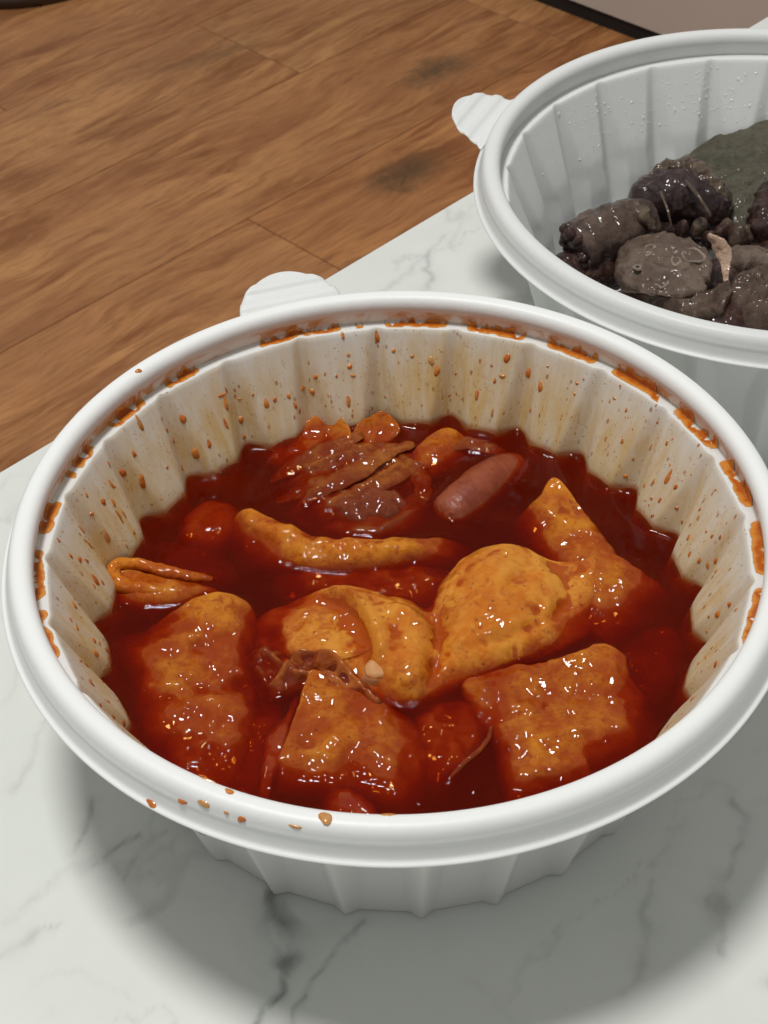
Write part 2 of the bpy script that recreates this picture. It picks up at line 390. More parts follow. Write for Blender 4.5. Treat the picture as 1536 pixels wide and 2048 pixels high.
def tn(t, n, z):
    v = t * TD + n * ND; return (v[0], v[1], z)
V, F_ = box(-2.0, 2.6, -1.2, 2.2, FZ - 0.02, FZ - 0.0016)
floor = mesh('floor', [tuple(np.array([x, y, z])) for x, y, z in V], F_, mg.m, smooth=False); tag(floor, kind='structure')
PWID = 0.166
rows = {}
ends = {-1.076: [0.785], -0.908: [1.025], -0.742: [0.560]}
k0 = -0.908
LEN = 0.95
for k in range(-4, 8):
    n0 = k0 + k * PWID
    ph = {-1: 0.785, 0: 1.025, 1: 0.560}.get(k, 0.31 * k + 0.2)
    for j in range(-3, 3):
        t0, t1 = ph + j * LEN, ph + (j + 1) * LEN
        if t1 < -0.6 or t0 > 2.4: continue
        g = 0.0005
        V, F_ = bevelbox(t0 + g, t1 - g, n0 + g, n0 + PWID - g, FZ - 0.012, FZ, 0.0006)
        V = [tn(a, b, c) for a, b, c in V]
        o = mesh('plank', V, [f[::-1] for f in F_], WOOD, floor, smooth=False)

# cabinet with an 18 mm gap above the floor
mc = M('grey_cabinet_panel'); pn = mc.noise(mc.pos(), 30, 3)
mc.set(Base_Color=mc.mix(pn, (0.60, 0.54, 0.495), (0.64, 0.575, 0.53)), Roughness=0.5)
mk = M('toe_gap_shade_black'); mk.set(Base_Color=(0.010, 0.008, 0.008), Roughness=0.7)  # near-black colour stands in for the shade under the front panels
cab = empty('low_cabinet', tn(1.0725, -0.45, FZ)); tag(cab, 'grey beige cabinet front panel raised just above the wood floor', 'cabinet')
def cabpart(name, t0, t1, n0, n1, z0, z1, mat):
    V, F_ = bevelbox(t0, t1, n0, n1, z0, z1, 0.0015)
    b0 = np.array(tn(1.0725, -0.45, FZ))
    return mesh(name, [tuple(np.array(tn(a, b, c)) - b0) for a, b, c in V], [f[::-1] for f in F_], mat, cab, smooth=False)
cabpart('carcass', 1.0925, 1.50, -1.50, 0.55, FZ + 0.018, FZ + 0.70, mc.m)
for i, (a, b) in enumerate(((-1.50, -0.9515), (-0.9485, -0.2515), (-0.2485, 0.55))):
    cabpart('front_panel', 1.0725, 1.0915, a, b, FZ + 0.018, FZ + 0.698, mc.m)
cabpart('toe_gap_shade', 1.0760, 1.49, -1.49, 0.54, FZ, FZ + 0.0175, mk.m)  # black block almost flush with the panels, painting the toe gap's shade

# round dark-edged tray at the far left of the floor
mt = M('pale_tray_face'); mt.set(Base_Color=(0.47, 0.36, 0.29), Roughness=0.4)
md = M('dark_tray_edge'); md.set(Base_Color=(0.035, 0.018, 0.010), Roughness=0.35)
c0 = W(70, 17, FZ)
tr = empty('round_tray', (c0[0] - 0.03, c0[1] + 0.125, FZ)); tag(tr, 'pale round tray with a dark rim lying on the wood floor', 'tray')
th = np.linspace(0, 2 * np.pi, 97)[:-1]
def rev(prof):
    P = np.array([[(r * np.cos(th)), (r * np.sin(th)), np.full_like(th, z)] for r, z in prof])
    return P.transpose(0, 2, 1).reshape(-1, 3), grid_faces(len(prof), len(th))
V, F_ = rev([(0.0005, 0.001), (0.10, 0.001), (0.117, 0.003), (0.117, 0.006), (0.10, 0.004), (0.0005, 0.004)]); mesh('tray_plate', V, F_, mt.m, tr)
V, F_ = rev([(0.116, 0.0), (0.126, 0.0), (0.128, 0.008), (0.126, 0.014), (0.122, 0.015), (0.119, 0.012), (0.116, 0.004), (0.116, 0.0)]); mesh('tray_rim', V, F_, md.m, tr)

# ------------------------------------------------------------------ table
VEINS = [  # photo polyline (px, py, half width px), darkness
    ([(552, 1775, 14), (564, 1825, 30), (570, 1868, 34), (574, 1900, 26), (566, 1940, 11), (556, 1975, 8), (532, 2003, 7), (505, 2022, 6), (492, 2060, 6)], 0.80),
    ([(735, 1840, 4), (700, 1880, 6), (655, 1925, 6), (622, 1965, 5), (605, 2000, 8), (580, 2030, 7), (560, 2070, 5)], 0.50),
    ([(285, 1672, 5), (262, 1690, 9), (240, 1700, 4), (215, 1712, 6), (180, 1728, 4)], 0.55),
    ([(205, 1580, 4), (190, 1605, 8), (172, 1640, 6), (150, 1675, 5), (130, 1705, 3)], 0.42),
    ([(295, 1715, 4), (278, 1735, 8), (265, 1760, 4)], 0.35),
    ([(350, 1655, 4), (320, 1672, 8), (300, 1685, 5)], 0.25),
    ([(130, 1830, 4), (80, 1860, 9), (40, 1890, 9), (-20, 1925, 8)], 0.32),
    ([(120, 1755, 3), (60, 1800, 6), (0, 1850, 8)], 0.18),
    ([(110, 1390, 4), (70, 1450, 7), (45, 1520, 7), (20, 1580, 6)], 0.20),
    ([(60, 1250, 3), (30, 1330, 6), (0, 1400, 6)], 0.14),
    ([(1470, 1600, 5), (1478, 1640, 9), (1450, 1700, 6), (1430, 1770, 9), (1428, 1830, 6), (1432, 1900, 5)], 0.36),
    ([(1310, 1780, 6), (1300, 1850, 12), (1280, 1900, 12), (1262, 1960, 9), (1240, 2000, 8)], 0.28),
    ([(1290, 1760, 4), (1330, 1700, 7), (1350, 1640, 6)], 0.14),
    ([(1560, 1930, 10), (1520, 1960, 12), (1535, 2010, 8)], 0.3),
    ([(862, 500, 5), (858, 545, 13), (848, 580, 12), (835, 620, 6)], 0.40),
    ([(900, 470, 4), (845, 520, 7), (800, 560, 8), (760, 585, 5)], 0.28),
    ([(955, 400, 4), (930, 450, 6), (905, 500, 6)], 0.18),
    ([(250, 1990, 4), (180, 1950, 6), (110, 1960, 6), (40, 2010, 6)], 0.12),
    ([(930, 1960, 5), (990, 2000, 7), (1040, 2060, 7)], 0.12),
]
tab = empty('marble_table', tn(0.225, 0.12, FZ)); tag(tab, 'white marble table with grey veins standing on the wood floor', 'table')
tb0 = np.array(tn(0.225, 0.12, FZ))
TN0, TN1, TT0, TT1 = -0.1803, 0.42, -0.45, 0.90
gn = np.unique(np.concatenate([np.arange(TN0 + 0.002, 0.26, 0.0012), np.linspace(0.26, TN1 - 0.002, 12)]))
gt = np.unique(np.concatenate([np.linspace(TT0 + 0.002, -0.26, 10), np.arange(-0.26, 0.5, 0.0012), np.linspace(0.5, TT1 - 0.002, 14)]))
A, B = np.meshgrid(gt, gn, indexing='ij')
XY = A[..., None] * TD + B[..., None] * ND
flat = XY.reshape(-1, 2)
wob = np.stack([fbm(flat, 55, 3), fbm(flat, 55, 9)], -1) * 0.0045 + np.stack([fbm(flat, 260, 5), fbm(flat, 260, 6)], -1) * 0.0014
Pw = flat + wob
vein = np.zeros(len(flat))
for pl, dk in VEINS:
    a = np.array(pl, float); q = W(a[:, 0], a[:, 1], 0.0)[:, :2]; hw = a[:, 2] * 0.00015
    lo_, hi_ = q.min(0) - 0.02, q.max(0) + 0.02
    sel = np.where(((flat > lo_) & (flat < hi_)).all(1))[0]
    if not len(sel): continue
    best = np.zeros(len(sel))
    P = Pw[sel]
    for i in range(len(q) - 1):
        d = q[i + 1] - q[i]; L = d @ d
        u = np.clip(((P - q[i]) @ d) / L, 0, 1)
        dist = np.linalg.norm(P - q[i] - u[:, None] * d, axis=1)
        h = hw[i] * (1 - u) + hw[i + 1] * u
        best = np.maximum(best, np.exp(-(dist / (h * 0.95)) ** 2 * 1.1) + 0.22 * np.exp(-(dist / (h * 3.2)) ** 2))
    best *= 0.62 + 0.55 * fbm(P, 190, 21)
    vein[sel] = np.maximum(vein[sel], np.clip(best, 0, 1) * dk)
# faint clouds and hair veins over the whole slab
ridge = 1 - np.abs(fbm(np.c_[flat @ TD * 0.8, flat @ ND * 2.0] + wob * 3, 14, 31, 4)) * 2
cloud = fbm(flat, 16, 41, 4)
hair = np.clip((ridge - 0.86) / 0.14, 0, 1) ** 1.5 * np.clip(0.5 + cloud, 0, 1) * 0.22
vein = np.clip(np.maximum(vein, hair) + np.clip(cloud, 0, 1) * 0.05, 0, 1)
mm = M('white_marble'); at = mm.node('ShaderNodeAttribute', attribute_name='vein')
pv = mm.pos(); cl = mm.noise(pv, 12, 4); cl2 = mm.noise(pv, 45, 4)
base = mm.mix(mm.ramp(cl, 0.35, 0.65), (0.715, 0.745, 0.705), (0.755, 0.775, 0.745))
base = mm.mix(mm.ramp(cl2, 0.5, 0.72, 0, 0.25), base, (0.66, 0.68, 0.64))
vc = mm.mix(mm.ramp(mm.noise(pv, 20, 2), 0.45, 0.6), (0.15, 0.165, 0.165), (0.23, 0.20, 0.18))
mm.set(Base_Color=mm.mix(at.outputs['Fac'], base, vc), Roughness=0.34, Specular_IOR_Level=0.4)
mm.bump(mm.noise(pv, 300, 2), 0.02, 0.001)
V = np.concatenate([XY, np.zeros(XY.shape[:2] + (1,))], -1).reshape(-1, 3) - tb0
nt, nn = len(gt), len(gn)
F_ = grid_faces(nt, nn, wrap=False)[:, ::-1]
top = mesh('tabletop', V, F_, mm.m, tab, orient=False)
att = top.data.attributes.new('vein', 'FLOAT', 'POINT'); att.data.foreach_set('value', vein.astype(np.float32))
def tabpart(name, t0, t1, n0, n1, z0, z1, mat):
    V, F_ = box(t0, t1, n0, n1, z0, z1)
    return mesh(name, [tuple(np.array(tn(a, b, c)) - tb0) for a, b, c in V], [f[::-1] for f in F_], mat, tab, smooth=False)
# body of the slab, chamfered up to the top sheet
V, F_ = bevelbox(TT0, TT1, TN0, TN1, -0.022, -0.0004, 0.0018)
mesh('slab_edge', [tuple(np.array(tn(a, b, c)) - tb0) for a, b, c in V], [f[::-1] for f in F_], mm.m, tab, smooth=False)
ml = M('white_leg'); ml.set(Base_Color=(0.62, 0.62, 0.60), Roughness=0.4)
for a in (TT0 + 0.05, TT1 - 0.05):
    for b in (TN0 + 0.05, TN1 - 0.05):
        tabpart('leg', a - 0.02, a + 0.02, b - 0.02, b + 0.02, FZ, -0.0222, ml.m)

# ------------------------------------------------------------------ plastic bowls
NG = 24
ZLEDGE = 0.0682
def r_groove(z): return 0.0795 + (0.0986 - 0.0795) * np.clip(z / ZLEDGE, 0, 1.1)
def depth(z):
    return np.interp(z, [0, 0.012, 0.030, 0.042, 0.054, 0.063, ZLEDGE], [0.0022, 0.0036, 0.0055, 0.0050, 0.0030, 0.0017, 0.0011])
def halfw(z):
    return np.interp(z, [0, 0.012, 0.037, 0.055, ZLEDGE], [2.4, 3.4, 4.7, 2.9, 1.8])
def r_in(thd, z, phase):
    """inner wall radius at angle (deg) and height"""
    a = np.abs(((thd - phase + 7.5) % 15) - 7.5)
    k = np.clip(a / halfw(z), 0, 1)
    k = np.clip(1.10 * k - 0.07, 0, 1); s = k * k * (3 - 2 * k) * 0.22 + k * 0.78
    pan = np.where(k >= 1, (a - halfw(z)) / (7.5 - halfw(z) + 1e-6), 0)
    return r_groove(z) - depth(z) * s - 0.0003 * pan

def make_bowl(loc, phase, tab_deg, label, inner_mat):
    root = empty('plastic_bowl', loc); tag(root, label, 'bowl', 'white takeaway bowls on the marble table')
    NT = 24 * 30
    td = np.arange(NT) * 360.0 / NT; tr_ = np.radians(td)
    C, Sn = np.cos(tr_), np.sin(tr_)
    WT = 0.0008
    rings = []; mids = []
    def add(r, z, inner):
        r = np.broadcast_to(r, td.shape); z = np.broadcast_to(z, td.shape)
        rings.append(np.stack([r * C, r * Sn, z], -1)); mids.append(inner)
    # inside: floor, wall, ledge
    for f in (0.02, 0.4, 0.8, 0.94): add(r_in(td, np.full_like(td, 0.0035), phase) * f, 0.0022, 1)
    for z in np.concatenate([[0.0026, 0.0040], np.linspace(0.006, 0.0655, 34), [0.0666, 0.0674]]):
        add(r_in(td, np.full_like(td, z), phase), z, 1)
    rl = r_in(td, np.full_like(td, ZLEDGE), phase)
    add(rl + 0.00005, 0.0679, 1); add(rl + 0.0003, ZLEDGE, 0); add(rl + 0.0006, ZLEDGE + 0.00005, 0); add(np.full_like(td, 0.1019), ZLEDGE + 0.00005, 0)
    add(np.full_like(td, 0.1024), ZLEDGE - 0.0008, 0); add(rl + 0.0016, ZLEDGE - 0.0013, 0)
    for z in list(np.linspace(0.0650, 0.003, 30)) + [0.0014, 0.0005]:
        add(r_in(td, np.full_like(td, z), phase) + WT, z, 0)
    add(r_in(td, np.full_like(td, 0.0), phase) - 0.0002, 0.0, 0)
    for f in (0.93, 0.90): add(r_in(td, np.zeros_like(td), phase) * f, 0.0 if f > 0.91 else 0.0012, 0)
    add(np.full_like(td, 0.001), 0.0012, 0)
    R = np.array(rings)
    Fq = grid_faces(len(rings), NT)
    mi = np.repeat([mids[i] for i in range(len(rings) - 1)], NT)
    body = mesh('body', R.reshape(-1, 3), Fq, None, root, mats=[MAT_WHITE, inner_mat], midx=mi)
    # rim: channel wall, rolled top, outer skirt and lip (closed section)
    prof = [(0.1018, 0.0679), (0.1017, 0.0690), (0.1016, 0.0705), (0.1013, 0.0718), (0.1008, 0.0727), (0.10045, 0.0735), (0.1004, 0.0745), (0.1006, 0.0757), (0.1011, 0.0767), (0.1019, 0.07745), (0.1028, 0.0778),
            (0.1040, 0.0779), (0.1052, 0.07775), (0.1061, 0.0772), (0.1068, 0.0763), (0.1072, 0.0752), (0.10745, 0.0742), (0.10775, 0.0736),
            (0.1077, 0.0731), (0.1079, 0.0722), (0.1083, 0.0708), (0.1086, 0.0698), (0.10895, 0.0693), (0.1095, 0.06905), (0.1100, 0.0689), (0.11015, 0.0686), (0.1100, 0.0683),
            (0.1092, 0.0683), (0.1084, 0.0687), (0.1078, 0.0697), (0.1074, 0.0712), (0.1068, 0.0735), (0.1062, 0.0750), (0.1052, 0.0763), (0.1040, 0.0768), (0.1032, 0.0766), (0.1026, 0.0757),
            (0.1023, 0.0735), (0.1025, 0.0700), (0.1023, 0.0678), (0.1018, 0.0679)]
    NR = 288
    a = np.arange(NR) * 2 * np.pi / NR
    V = np.array([[r * np.cos(a), r * np.sin(a), np.full_like(a, z)] for r, z in prof]).transpose(0, 2, 1)
    rim = mesh('rim', V.reshape(-1, 3), grid_faces(len(prof), NR), MAT_RIM if inner_mat is MAT_STAINED else MAT_WHITE, root)
    # grip tab
    nu, nv = 60, 40
    u = 1 - (1 - np.linspace(0, 1, nu)) ** 1.8; v = np.linspace(-1, 1, nv)
    U, Vv = np.meshgrid(u, v, indexing='ij')
    d = U * 0.0192
    hw_ = 0.0178 * np.power(np.clip(1 - U ** 2.3, 0, 1), 0.5) * (1 + 0.14 * np.exp(-(U / 0.14) ** 2))
    hw_ = np.maximum(hw_, 0.0004)
    yy = Vv * hw_
    wv = 0.00042 * np.tanh(2.2 * np.sin(d / 0.0066 * 2 * np.pi + 0.3)) * sstep(0.0004, 0.003, d) * (1 - 0.8 * sstep(0.84, 1.0, U))
    zt = 0.0700 + wv + 0.0052 * U
    edge = np.clip((np.abs(Vv) - 0.88) / 0.12, 0, 1) ** 2 * 0.0004
    topv = np.stack([0.1078 + d, yy, zt - edge], -1); botv = np.stack([0.1078 + d, yy, zt - 0.0012 + edge], -1)
    P = np.concatenate([topv, botv[:, ::-1]], 1)       # wrap around the section
    topv = None
    ca, sa = math.cos(math.radians(tab_deg)), math.sin(math.radians(tab_deg))
    Q = P.copy(); Q[..., 0] = P[..., 0] * ca - P[..., 1] * sa; Q[..., 1] = P[..., 0] * sa + P[..., 1] * ca
    mesh('grip_tab', Q.reshape(-1, 3), grid_faces(nu, 2 * nv), MAT_WHITE, root)
    return root, body, rim

PH1, PH2 = 2.3, 3.8
C2 = np.array([0.14286, 0.17681])
bowl1, body1, rim1 = make_bowl((0, 0, 0), PH1, 106.5, 'white fluted takeaway bowl of red stew, inside splashed with sauce', MAT_STAINED)
bowl2, body2, rim2 = make_bowl((C2[0], C2[1], 0), PH2, 153.5, 'clean white fluted takeaway bowl holding dark boiled offal', MAT_WHITE)

# ------------------------------------------------------------------ food builders
TOPS = []           # top points of things in the broth, for the meniscus
def catmull(P, n):
    P = np.asarray(P, float); m = len(P)
    L = np.linalg.norm(np.roll(P, -1, 0) - P, axis=1); cum = np.concatenate([[0], np.cumsum(L)])
    s = np.arange(n) / n * cum[-1]; i = np.clip(np.searchsorted(cum, s, 'right') - 1, 0, m - 1); t = ((s - cum[i]) / L[i])[:, None]
    p0, p1, p2, p3 = P[(i - 1) % m], P[i], P[(i + 1) % m], P[(i + 2) % m]
    return 0.5 * (2 * p1 + (p2 - p0) * t + (2 * p0 - 5 * p1 + 4 * p2 - p3) * t ** 2 + (3 * p1 - p0 - 3 * p2 + p3) * t ** 3)

def seg_dist(P, q):
    best = np.full(len(P), 1e9); 
    for i in range(len(q) - 1):
        d = q[i + 1] - q[i]; u = np.clip(((P - q[i]) @ d) / (d @ d + 1e-12), 0, 1)
        best = np.minimum(best, np.linalg.norm(P - q[i] - u[:, None] * d, axis=1))
    return best

def inside(P, q):
    x, y = P[:, 0], P[:, 1]; r = np.zeros(len(P), bool); j = len(q) - 1
    for i in range(len(q)):
        c = ((q[i, 1] > y) != (q[j, 1] > y)) & (x < (q[j, 0] - q[i, 0]) * (y - q[i, 1]) / (q[j, 1] - q[i, 1] + 1e-15) + q[i, 0])
        r ^= c; j = i
    return r

def feat_z(P, feats, zref):
    z = np.zeros(len(P))
    for f in feats:
        if f[0] == 'g':
            c = W(f[1], f[2], zref)[:2]; z += f[4] * 1e-3 * np.exp(-((P - c) ** 2).sum(1) / (f[3] * 1e-3) ** 2)
        elif f[0] == 'r':
            q = np.array(f[1], float); q = W(q[:, 0], q[:, 1], zref)[:, :2]
            if len(q) > 2: pass
            z += f[3] * 1e-3 * np.exp(-(seg_dist(P, q) / (f[2] * 1e-3)) ** 2)
        elif f[0] == 'p':
            q = np.array(f[1], float); q = catmull(W(q[:, 0], q[:, 1], zref)[:, :2], 80)
            d = seg_dist(P, np.vstack([q, q[:1]])); d = np.where(inside(P, q), d, -d)
            t = np.clip(d / (f[2] * 1e-3), 0, 1); z += f[3] * 1e-3 * (np.sqrt(1 - (1 - t) ** 2) * (t * (2 - t)) ** 0.35 if f[2] > 8 else np.sin(t * np.pi / 2) ** 1.3)
    return z

def piece(name, label, cat, outline, zc, mat, feats=(), ctr=None, thick=5.0, er=1.4, p=3.0, amp=(0.55, 0.22, 0.07), Mn=230, K=72,
          seed=1, group=None, z0=ZL, broth=True, wob=0.5, parent=None, sink=1.0):
    """a slab of food: outline in photo pixels with edge heights (mm over z0)"""
    o = np.array(outline, float)
    P3 = W(o[:, 0], o[:, 1], z0 + o[:, 2] * 1e-3)
    if broth:
        wl = np.clip((2.4 - o[:, 2]) / 1.8, 0, 1) * sink
        cc_ = P3[:, :2].mean(0) if ctr is None else W(ctr[0], ctr[1], z0)[:2]
        dr = P3[:, :2] - cc_; dr /= np.linalg.norm(dr, axis=1)[:, None]
        P3[:, :2] += dr * (wl * 0.0048)[:, None]; P3[:, 2] -= wl * 0.0056; p = p + 1.2 * sink
    b = catmull(P3, Mn)
    b[:, :2] += np.stack([fbm(b[:, :2], 220, seed + 3), fbm(b[:, :2], 220, seed + 5)], -1) * wob * 1e-3
    if ctr is None: c = np.array([*b[:, :2].mean(0), z0 + zc * 1e-3])
    else: c = W(ctr[0], ctr[1], z0 + zc * 1e-3)
    R = np.linalg.norm(b[:, :2] - c[:2], axis=1)
    s = np.concatenate([np.linspace(0, 0.9, K - 22), 0.9 + 0.1 * (1 - (1 - np.linspace(0, 1, 23)[1:]) ** 1.6)])
    s[0] = 0.004
    Sx = s[:, None]
    X = c[None, None, :2] + (b[None, :, :2] - c[:2]) * Sx[..., None]
    Z = c[2] + (b[None, :, 2] - c[2]) * Sx ** p
    d = (1 - Sx) * R[None]; e = er * 1e-3; t = np.clip(1 - d / e, 0, 1)
    Z = Z - e * (1 - np.sqrt(np.clip(1 - t * t, 0, 1)))
    fx = X.reshape(-1, 2)
    fade = np.clip(d / (2.0e-3), 0, 1).reshape(-1)
    dz = feat_z(fx, feats, c[2]) * np.clip(d / 1.2e-3, 0, 1).reshape(-1)
    dz += (1.5 * amp[0] * fbm(fx, 150, seed) + 0.26 * amp[1] * noise(fx, 400, seed + 50)) * 1e-3 * (0.35 + 0.65 * fade) + (amp[3] * 1e-3 * ridged(fx, 170 if not broth else 75, seed + 33) * fade if len(amp) > 3 else 0) + 0.10 * amp[2] * 1e-3 * noise(fx, 1100, seed + 90) * fade
    Z = Z + dz.reshape(Z.shape)
    Zs = Z.copy()
    for it in range(46):
        Zs[1:-1] = 0.25 * (Zs[:-2] + Zs[2:]) [:] + 0.25 * (np.roll(Zs, 1, 1)[1:-1] + np.roll(Zs, -1, 1)[1:-1])
    pool = np.clip(Zs - Z, -0.002, 0.002); pool[-6:] = 0; pool[:3] = pool[3]
    rings = [np.concatenate([X, Z[..., None]], -1)]
    last = rings[0][-1]; zb = last[:, 2] - thick * 1e-3
    for k, (off, f) in enumerate(((0.0002, 0.25), (0.0002, 0.6), (-0.0004, 0.9), (-0.0016, 1.0))):
        dirn = (b[:, :2] - c[:2]) / (R[:, None] + 1e-9)
        q = np.concatenate([last[:, :2] + dirn * off, (last[:, 2] - thick * 1e-3 * f)[:, None]], -1); rings.append(q[None])
    bot = np.concatenate([np.repeat(c[None, :2], Mn, 0) + (b[:, :2] - c[:2]) * 0.02, np.full((Mn, 1), zb.mean())], -1); rings.append(bot[None])
    V = np.concatenate(rings, 0)
    nr = V.shape[0]
    if broth: TOPS.append(rings[0].reshape(-1, 3))
    loc = np.array([c[0], c[1], zb.min()])
    ob = mesh(name, V.reshape(-1, 3) - loc, grid_faces(nr, Mn), mat)
    ob.location = loc
    pa = np.zeros((nr, Mn), np.float32); pa[:pool.shape[0]] = pool * 1000
    ob.data.attributes.new('pool', 'FLOAT', 'POINT').data.foreach_set('value', pa.ravel())
    if parent is None: tag(ob, label, cat, group)
    else:
        ob.parent = parent; ob.location = loc - np.array(parent.location)
        if label: ob['label'] = label
    return ob

def sweep(name, label, cat, path, mat, rads, feats=None, n=120, ns=36, amp=(0.3, 0.1, 0.05), seed=1, z0=ZL, cap=1.0, group=None, broth=True, flat=1.0, parent=None, up=None, endbump=0.0):
    """tube of food along a path of photo pixels with heights (mm over z0); rads in mm"""
    a = np.array(path, float); P = W(a[:, 0], a[:, 1], z0 + a[:, 2] * 1e-3)
    m = len(P); L = np.concatenate([[0], np.cumsum(np.linalg.norm(np.diff(P, axis=0), axis=1))])
    def cr(Q, s):
        i = np.clip(np.searchsorted(L, s, 'right') - 1, 0, m - 2); t = ((s - L[i]) / (L[i + 1] - L[i]))[:, None]
        g = lambda k: Q[np.clip(k, 0, m - 1)]
        p0, p1, p2, p3 = g(i - 1), g(i), g(i + 1), g(i + 2)
        return 0.5 * (2 * p1 + (p2 - p0) * t + (2 * p0 - 5 * p1 + 4 * p2 - p3) * t ** 2 + (3 * p1 - p0 - 3 * p2 + p3) * t ** 3)
    s = np.linspace(0, L[-1], n); C = cr(P, s)
    rr = np.interp(s, np.linspace(0, L[-1], len(rads)), rads) * 1e-3
    T = np.gradient(C, axis=0); T /= np.linalg.norm(T, axis=1)[:, None]
    U = np.cross(T, np.array(up if up is not None else (0, 0, 1.0))); U /= np.linalg.norm(U, axis=1)[:, None]; N = np.cross(U, T)
    # rounded caps
    nc = 14
    ph = np.linspace(0, np.pi / 2, nc)
    ringsC, ringsR, ringsU, ringsN = [], [], [], []
    for q in ph[:-1][::1]:
        ringsC.append(C[0] - T[0] * rr[0] * cap * math.cos(q)); ringsR.append(rr[0] * max(math.sin(q), 0.01)); ringsU.append(U[0]); ringsN.append(N[0])
    for k in range(n): ringsC.append(C[k]); ringsR.append(rr[k]); ringsU.append(U[k]); ringsN.append(N[k])
    for q in ph[::-1][1:]:
        ringsC.append(C[-1] + T[-1] * rr[-1] * cap * math.cos(q)); ringsR.append(rr[-1] * max(math.sin(q), 0.01)); ringsU.append(U[-1]); ringsN.append(N[-1])
    an = np.arange(ns) * 2 * np.pi / ns
    ringsC, ringsR, ringsU, ringsN = map(np.array, (ringsC, ringsR, ringsU, ringsN))
    D = np.cos(an)[None, :, None] * ringsU[:, None] + np.sin(an)[None, :, None] * ringsN[:, None] * flat
    V = ringsC[:, None] + D * ringsR[:, None, None]
    f = V.reshape(-1, 3)
    nz = ((amp[3] * ridged(f * np.array([1, 1, 1.0]), 130, seed + 31) if len(amp) > 3 else 0) + amp[0] * fbm(f, 160, seed) + amp[1] * fbm(f, 520, seed + 7) + amp[2] * fbm(f, 1400, seed + 9, 2)) * 1e-3
    Dn = D / (np.linalg.norm(D, axis=-1, keepdims=True) + 1e-12)
    V = V + Dn * nz.reshape(V.shape[:2])[..., None]
    if endbump:
        for sl, dr in ((slice(0, nc), -T[0]), (slice(-nc, None), T[-1])):
            q = V[sl].reshape(-1, 3); V[sl] += (np.abs(fbm(q, 380, seed + 3)) * endbump * 1e-3).reshape(V[sl].shape[:2])[..., None] * dr
    if broth: TOPS.append(V.reshape(-1, 3))
    loc = np.array([*f[:, :2].mean(0), f[:, 2].min()])
    ob = mesh(name, V.reshape(-1, 3) - loc, grid_faces(V.shape[0], ns), mat)
    ob.location = loc
    if parent is None: tag(ob, label, cat, group)
    else:
        ob.parent = parent; ob.location = loc - np.array(parent.location)
        if label: ob['label'] = label
    return ob

class Join0:
    def __init__(s): s.V, s.F, s.n = [], [], 0
    def add(s, V, F_): s.V.append(V); s.F.append(F_ + s.n); s.n += len(V)
    def build(s, name, mat, parent): return mesh(name, np.concatenate(s.V), np.concatenate(s.F), mat, parent)

G = 'fish cake pieces in the red stew'
# ------------------------------------------------------------------ red stew
piece('fish_cake', 'large bumpy ochre fish cake sheet beside the stained wall, sinking into red broth', 'fish cake',
      [(243, 1272, 0.2), (300, 1252, 1.2), (350, 1213, 2.2), (395, 1188, 3.0), (450, 1182, 3.0), (497, 1205, 2.0), (505, 1255, 1.0), (488, 1320, 0.6), (500, 1385, 0.6), (508, 1450, 0.2), (490, 1520, -0.6), (450, 1580, -2.0), (400, 1592, -2.4), (352, 1552, -2.0), (322, 1490, -0.8), (300, 1420, 0.0), (282, 1345, 0.2)],
      1.6, FISH, [('g', 440, 1225, 6, 2.0), ('g', 420, 1310, 5, 0.8), ('r', [(330, 1290), (440, 1270)], 3, 0.7), ('g', 450, 1430, 6, 0.9), ('r', [(300, 1400), (480, 1360)], 3, -0.7), ('g', 370, 1390, 4, 0.7)],
      ctr=(405, 1370), seed=11, group=G, p=2.6, amp=(1.0, 0.8, 0.1, 0.5))
piece('fish_cake', 'square fish cake slab with one crisp corner and a bright wet broth edge', 'fish cake',
      [(622, 1338, 3.6), (680, 1362, 2.2), (740, 1392, 1.8), (800, 1425, 1.2), (850, 1470, 0.0), (862, 1530, -1.4), (812, 1592, -1.2), (740, 1572, 0.4), (680, 1558, 0.9), (610, 1552, 1.0), (552, 1540, 1.0), (572, 1480, 2.2), (598, 1400, 3.2)],
      2.0, FISH, [('g', 640, 1440, 7, 1.1), ('g', 690, 1480, 4, 0.9), ('r', [(600, 1480), (660, 1450)], 1.6, -0.7), ('g', 615, 1490, 2, -0.7), ('g', 700, 1520, 2.5, -0.6)],
      ctr=(690, 1465), seed=23, group=G, p=3.0, amp=(0.7, 0.6, 0.1, 0.5), er=1.0)
piece('fish_cake', 'square fish cake sheet with ragged edges, its far corner raised above the broth', 'fish cake',
      [(932, 1362, 2.0), (985, 1340, 2.0), (1045, 1325, 2.2), (1100, 1318, 2.4), (1150, 1300, 2.8), (1205, 1282, 3.0), (1248, 1302, 2.6), (1256, 1350, 1.8), (1280, 1400, 0.6), (1285, 1450, -0.2), (1240, 1495, -0.2), (1185, 1512, 0.4), (1178, 1548, 0.4), (1105, 1562, 0.8), (1035, 1580, 0.6), (1016, 1530, 1.0), (1005, 1470, 1.2), (962, 1418, 1.4)],
      2.0, FISH, [('g', 1190, 1340, 6, 1.1), ('g', 1030, 1380, 6, 0.8), ('g', 1100, 1470, 7, 0.9), ('r', [(1000, 1400), (1240, 1380)], 2.4, -0.6), ('r', [(1040, 1550), (1170, 1520)], 2.0, 0.9), ('g', 1080, 1420, 3, -0.7)],
      ctr=(1115, 1430), seed=37, group=G, p=3.0, amp=(0.8, 0.8, 0.12, 0.4), wob=0.9)
